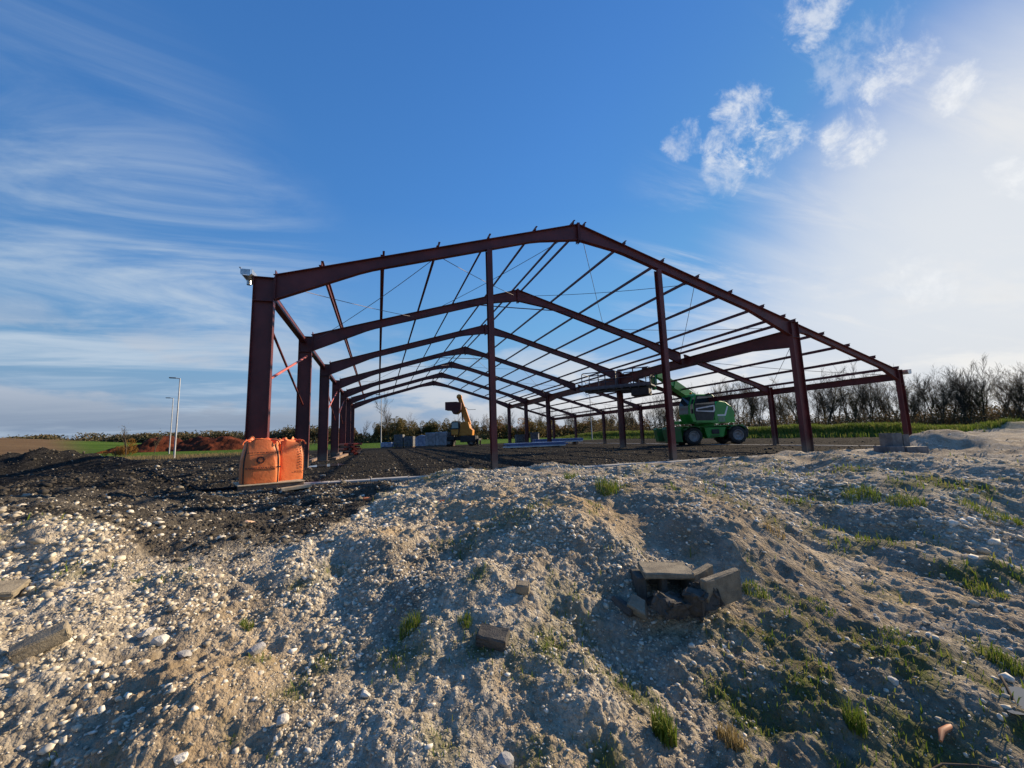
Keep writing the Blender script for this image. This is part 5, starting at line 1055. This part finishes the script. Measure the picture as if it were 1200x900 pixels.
# rounded bushes and small trees across the middle distance
def bush_proto(seed, leaf, n=5200, w_=1., h_=1.):
    r_ = np.random.default_rng(seed); cl = r_.normal(0, .33, (16, 3)); cl[:, 2] = np.abs(cl[:, 2])*.9+.30; rad = r_.uniform(.16, .30, 16); k = r_.integers(0, 16, n)
    d = r_.normal(0, 1, (n, 3)); d /= np.linalg.norm(d, axis=1)[:, None]; c = cl[k]+d*rad[k, None]*r_.uniform(.55, 1.1, n)[:, None]**.5; c[:, 0] *= w_; c[:, 1] *= w_; c[:, 2] = np.clip(c[:, 2]*h_, .02, None)
    LV, LF = leafquads(c, .035, r_); o = npmesh('crown', LV, LF, leaf); COL.objects.unlink(o)
    segs = skeleton(seed, .8, .5, 3, 3, 3, rtr=.02); V, F = segmesh(segs, lambda l: True, .004); t = npmesh('trunk', V, F, M['bark']); COL.objects.unlink(t)
    return t.data, o.data
bp = {'o': [bush_proto(200, M['olive']), bush_proto(201, M['olive'], 4200, .8, 1.2)], 'a': [bush_proto(210, M['autumn']), bush_proto(211, M['autumn'], 3800, .8, 1.1)],
      'g': [bush_proto(220, M['gold'], 3800)], 'd': [bush_proto(230, M['ivy'], 6000), bush_proto(231, M['ivy'], 6000, .9, 1.1)]}
LBL = {'o': ('olive brown rounded tree in the distant wood edge', 'olive brown trees in the distant wood edge'), 'a': ('russet autumn tree in the distant wood edge', 'russet trees in the distant wood edge'),
       'g': ('golden leaved tree in the distant wood edge', 'golden trees in the distant wood edge'), 'd': ('dark green tree in the distant wood edge', 'dark green trees in the distant wood edge')}
MT = [(402.0, -6.59, 114.22), (409.0, -4.98, 113.69), (416.0, -3.36, 113.16), (423.0, -1.75, 112.63), (430.0, -0.13, 112.1), (437.0, 1.49, 111.57), (444.0, 3.1, 111.04), (451.0, 4.72, 110.51), (458.0, 6.33, 109.98), (465.0, 7.95, 109.45), (472.0, 9.56, 108.92), (479.0, 11.18, 108.38), (486.0, 12.79, 107.85), (493.0, 14.41, 107.32), (500.0, 16.03, 106.79), (507.0, 17.64, 106.26), (514.0, 19.26, 105.73), (521.0, 20.87, 105.2), (528.0, 22.49, 104.67), (535.0, 24.1, 104.14), (542.0, 25.72, 103.61), (549.0, 27.34, 103.08), (556.0, 28.95, 102.55), (563.0, 30.57, 102.02), (570.0, 32.18, 101.49), (577.0, 33.8, 100.96), (584.0, 35.41, 100.43), (591.0, 37.03, 99.9), (598.0, 38.64, 99.37), (605.0, 40.26, 98.84), (612.0, 41.88, 98.31), (619.0, 43.49, 97.78), (626.0, 45.11, 97.25), (633.0, 46.72, 96.72), (640.0, 48.34, 96.19), (647.0, 49.95, 95.66), (654.0, 51.57, 95.13), (661.0, 53.19, 94.6), (668.0, 54.8, 94.07), (675.0, 56.42, 93.54), (682.0, 58.03, 93.01), (689.0, 59.65, 92.48), (696.0, 61.26, 91.95), (703.0, 62.88, 91.42), (710.0, 64.49, 90.89), (717.0, 66.11, 90.35), (724.0, 67.73, 89.82), (731.0, 69.34, 89.29)]
HM = [(400, 2.9), (440, 3.8), (455, 4.4), (480, 4.0), (540, 3.9), (620, 3.6), (700, 3.4), (740, 3.6)]
for i, (u, x_, y_) in enumerate(MT):
    kd = rr.choice('oooaadog' if u < 600 else 'ooodag'); h_ = float(np.interp(u, [a for a, _ in HM], [b for _, b in HM]))*rr.uniform(.85, 1.25)
    tree(rr.choice(bp[kd]), x_+rr.uniform(-4, 4), y_+rr.uniform(-5, 5), h_, rr.uniform(0, 6.28), LBL[kd][0], 'tree', LBL[kd][1], 'distant_tree')
for (u, x_, y_) in MT[::3]+MT[24:]:
    tree(bare[rr.randrange(0, 4)], x_+rr.uniform(-3, 3), y_+4, .54*rr.uniform(.8, 1.25), rr.uniform(0, 6), 'thin bare tree rising above the distant wood edge', 'tree', 'bare trees above the distant wood edge', 'bare_tree')
x_, y_ = (5.48, 102.83); tree(bare[2], x_, y_, .98, 1., 'tallest bare round-topped tree beyond the left end of the pallet row', 'tree', None, 'bare_tree')
pts = np.array([(a, b) for _, a, b in MT]); n = 30000; k = r_.integers(0, len(pts), n)
c = np.stack([pts[k, 0]+r_.normal(0, 5, n), pts[k, 1]+r_.normal(0, 4., n), np.zeros(n)], 1); c[:, 2] = height(c[None, :, 0], c[None, :, 1], False)[0]+2.4*r_.beta(1., 2., n)
LV, LF = leafquads(c, .26, r_); tag(npmesh('hedge', LV, LF, M['olive']), 'low brown scrub along the foot of the distant wood edge', 'scrub', kind='stuff')
# far left woodland, hedge-like mass on the skyline
FW = np.array([(-289.72, 350.59), (-285.7, 349.27), (-281.69, 347.96), (-277.68, 346.64), (-273.66, 345.32), (-269.65, 344.0), (-265.63, 342.69), (-261.62, 341.37), (-257.61, 340.05), (-253.59, 338.73), (-249.58, 337.42), (-245.56, 336.1), (-241.55, 334.78), (-237.54, 333.46), (-233.52, 332.15), (-229.51, 330.83), (-225.49, 329.51), (-221.48, 328.19), (-217.47, 326.88), (-213.45, 325.56), (-209.44, 324.24), (-205.42, 322.92), (-201.41, 321.61), (-197.4, 320.29), (-193.38, 318.97), (-189.37, 317.65), (-185.35, 316.34), (-181.34, 315.02), (-177.33, 313.7), (-173.31, 312.38), (-169.3, 311.07), (-165.28, 309.75), (-161.27, 308.43), (-157.26, 307.11), (-153.24, 305.8), (-149.23, 304.48), (-145.21, 303.16), (-141.2, 301.84), (-137.19, 300.53), (-133.17, 299.21), (-129.16, 297.89), (-125.14, 296.57), (-121.13, 295.26), (-117.12, 293.94), (-113.1, 292.62), (-109.09, 291.3), (-105.07, 289.99), (-101.06, 288.67), (-97.05, 287.35), (-93.03, 286.03), (-89.02, 284.72), (-85.0, 283.4), (-80.99, 282.08), (-76.98, 280.76), (-72.96, 279.45), (-68.95, 278.13), (-64.93, 276.81), (-60.92, 275.49), (-56.91, 274.18), (-52.89, 272.86), (-48.88, 271.54), (-44.86, 270.22), (-40.85, 268.91), (-36.84, 267.59), (-32.82, 266.27), (-28.81, 264.95), (-24.79, 263.64), (-20.78, 262.32), (-16.77, 261.0), (-12.75, 259.68)]); n = 60000; k = r_.uniform(0, len(FW)-1.001, n); ki = k.astype(int); fr = (k-ki)[:, None]; p = FW[ki]*(1-fr)+FW[ki+1]*fr+r_.normal(0, 4, (n, 2))
hh = (4.2+6*(vnoise(k*8, k*0, 9, 91))+3*vnoise(k*8, k*0, 3, 92))+4.0*sst(k, 44, 62)*(1-sst(k, 66, 69)); c = np.c_[p, height(p[None, :, 0], p[None, :, 1], False)[0]+np.clip(hh, 2., 12)*r_.beta(1.3, 1.1, n)]
LV, LF = leafquads(c, .75, r_); tag(npmesh('far_woodland', LV, LF, leafm('far wood leaves', (.07, .08, .045), (.13, .11, .06), (.17, .12, .06))), 'far dark woodland strip along the left horizon', 'woodland', kind='stuff')
# two saplings by the heap
sap = tree_proto(300, 3.2, M['olive'], 150, .05, 0, spread=.3, nb=2, levels=3, rtr=.012)
x_, y_ = (-22.02, 41.98); tree(sap, x_, y_, 1., .5, 'leafless sapling standing left of the street lamps', 'sapling', None, 'sapling')
x_, y_ = (-26.0, 57.14); tree(sap, x_, y_, .95, 2.5, 'slender sapling in front of the red soil heap', 'sapling', None, 'sapling')
# yellowish bush near left sapling
x_, y_ = (-25.98, 49.67); tree(bp['g'][0], x_, y_, 1.6, .5, 'low golden bush behind the leafless sapling', 'bush', None, 'bush')
S.cycles.use_denoising = True
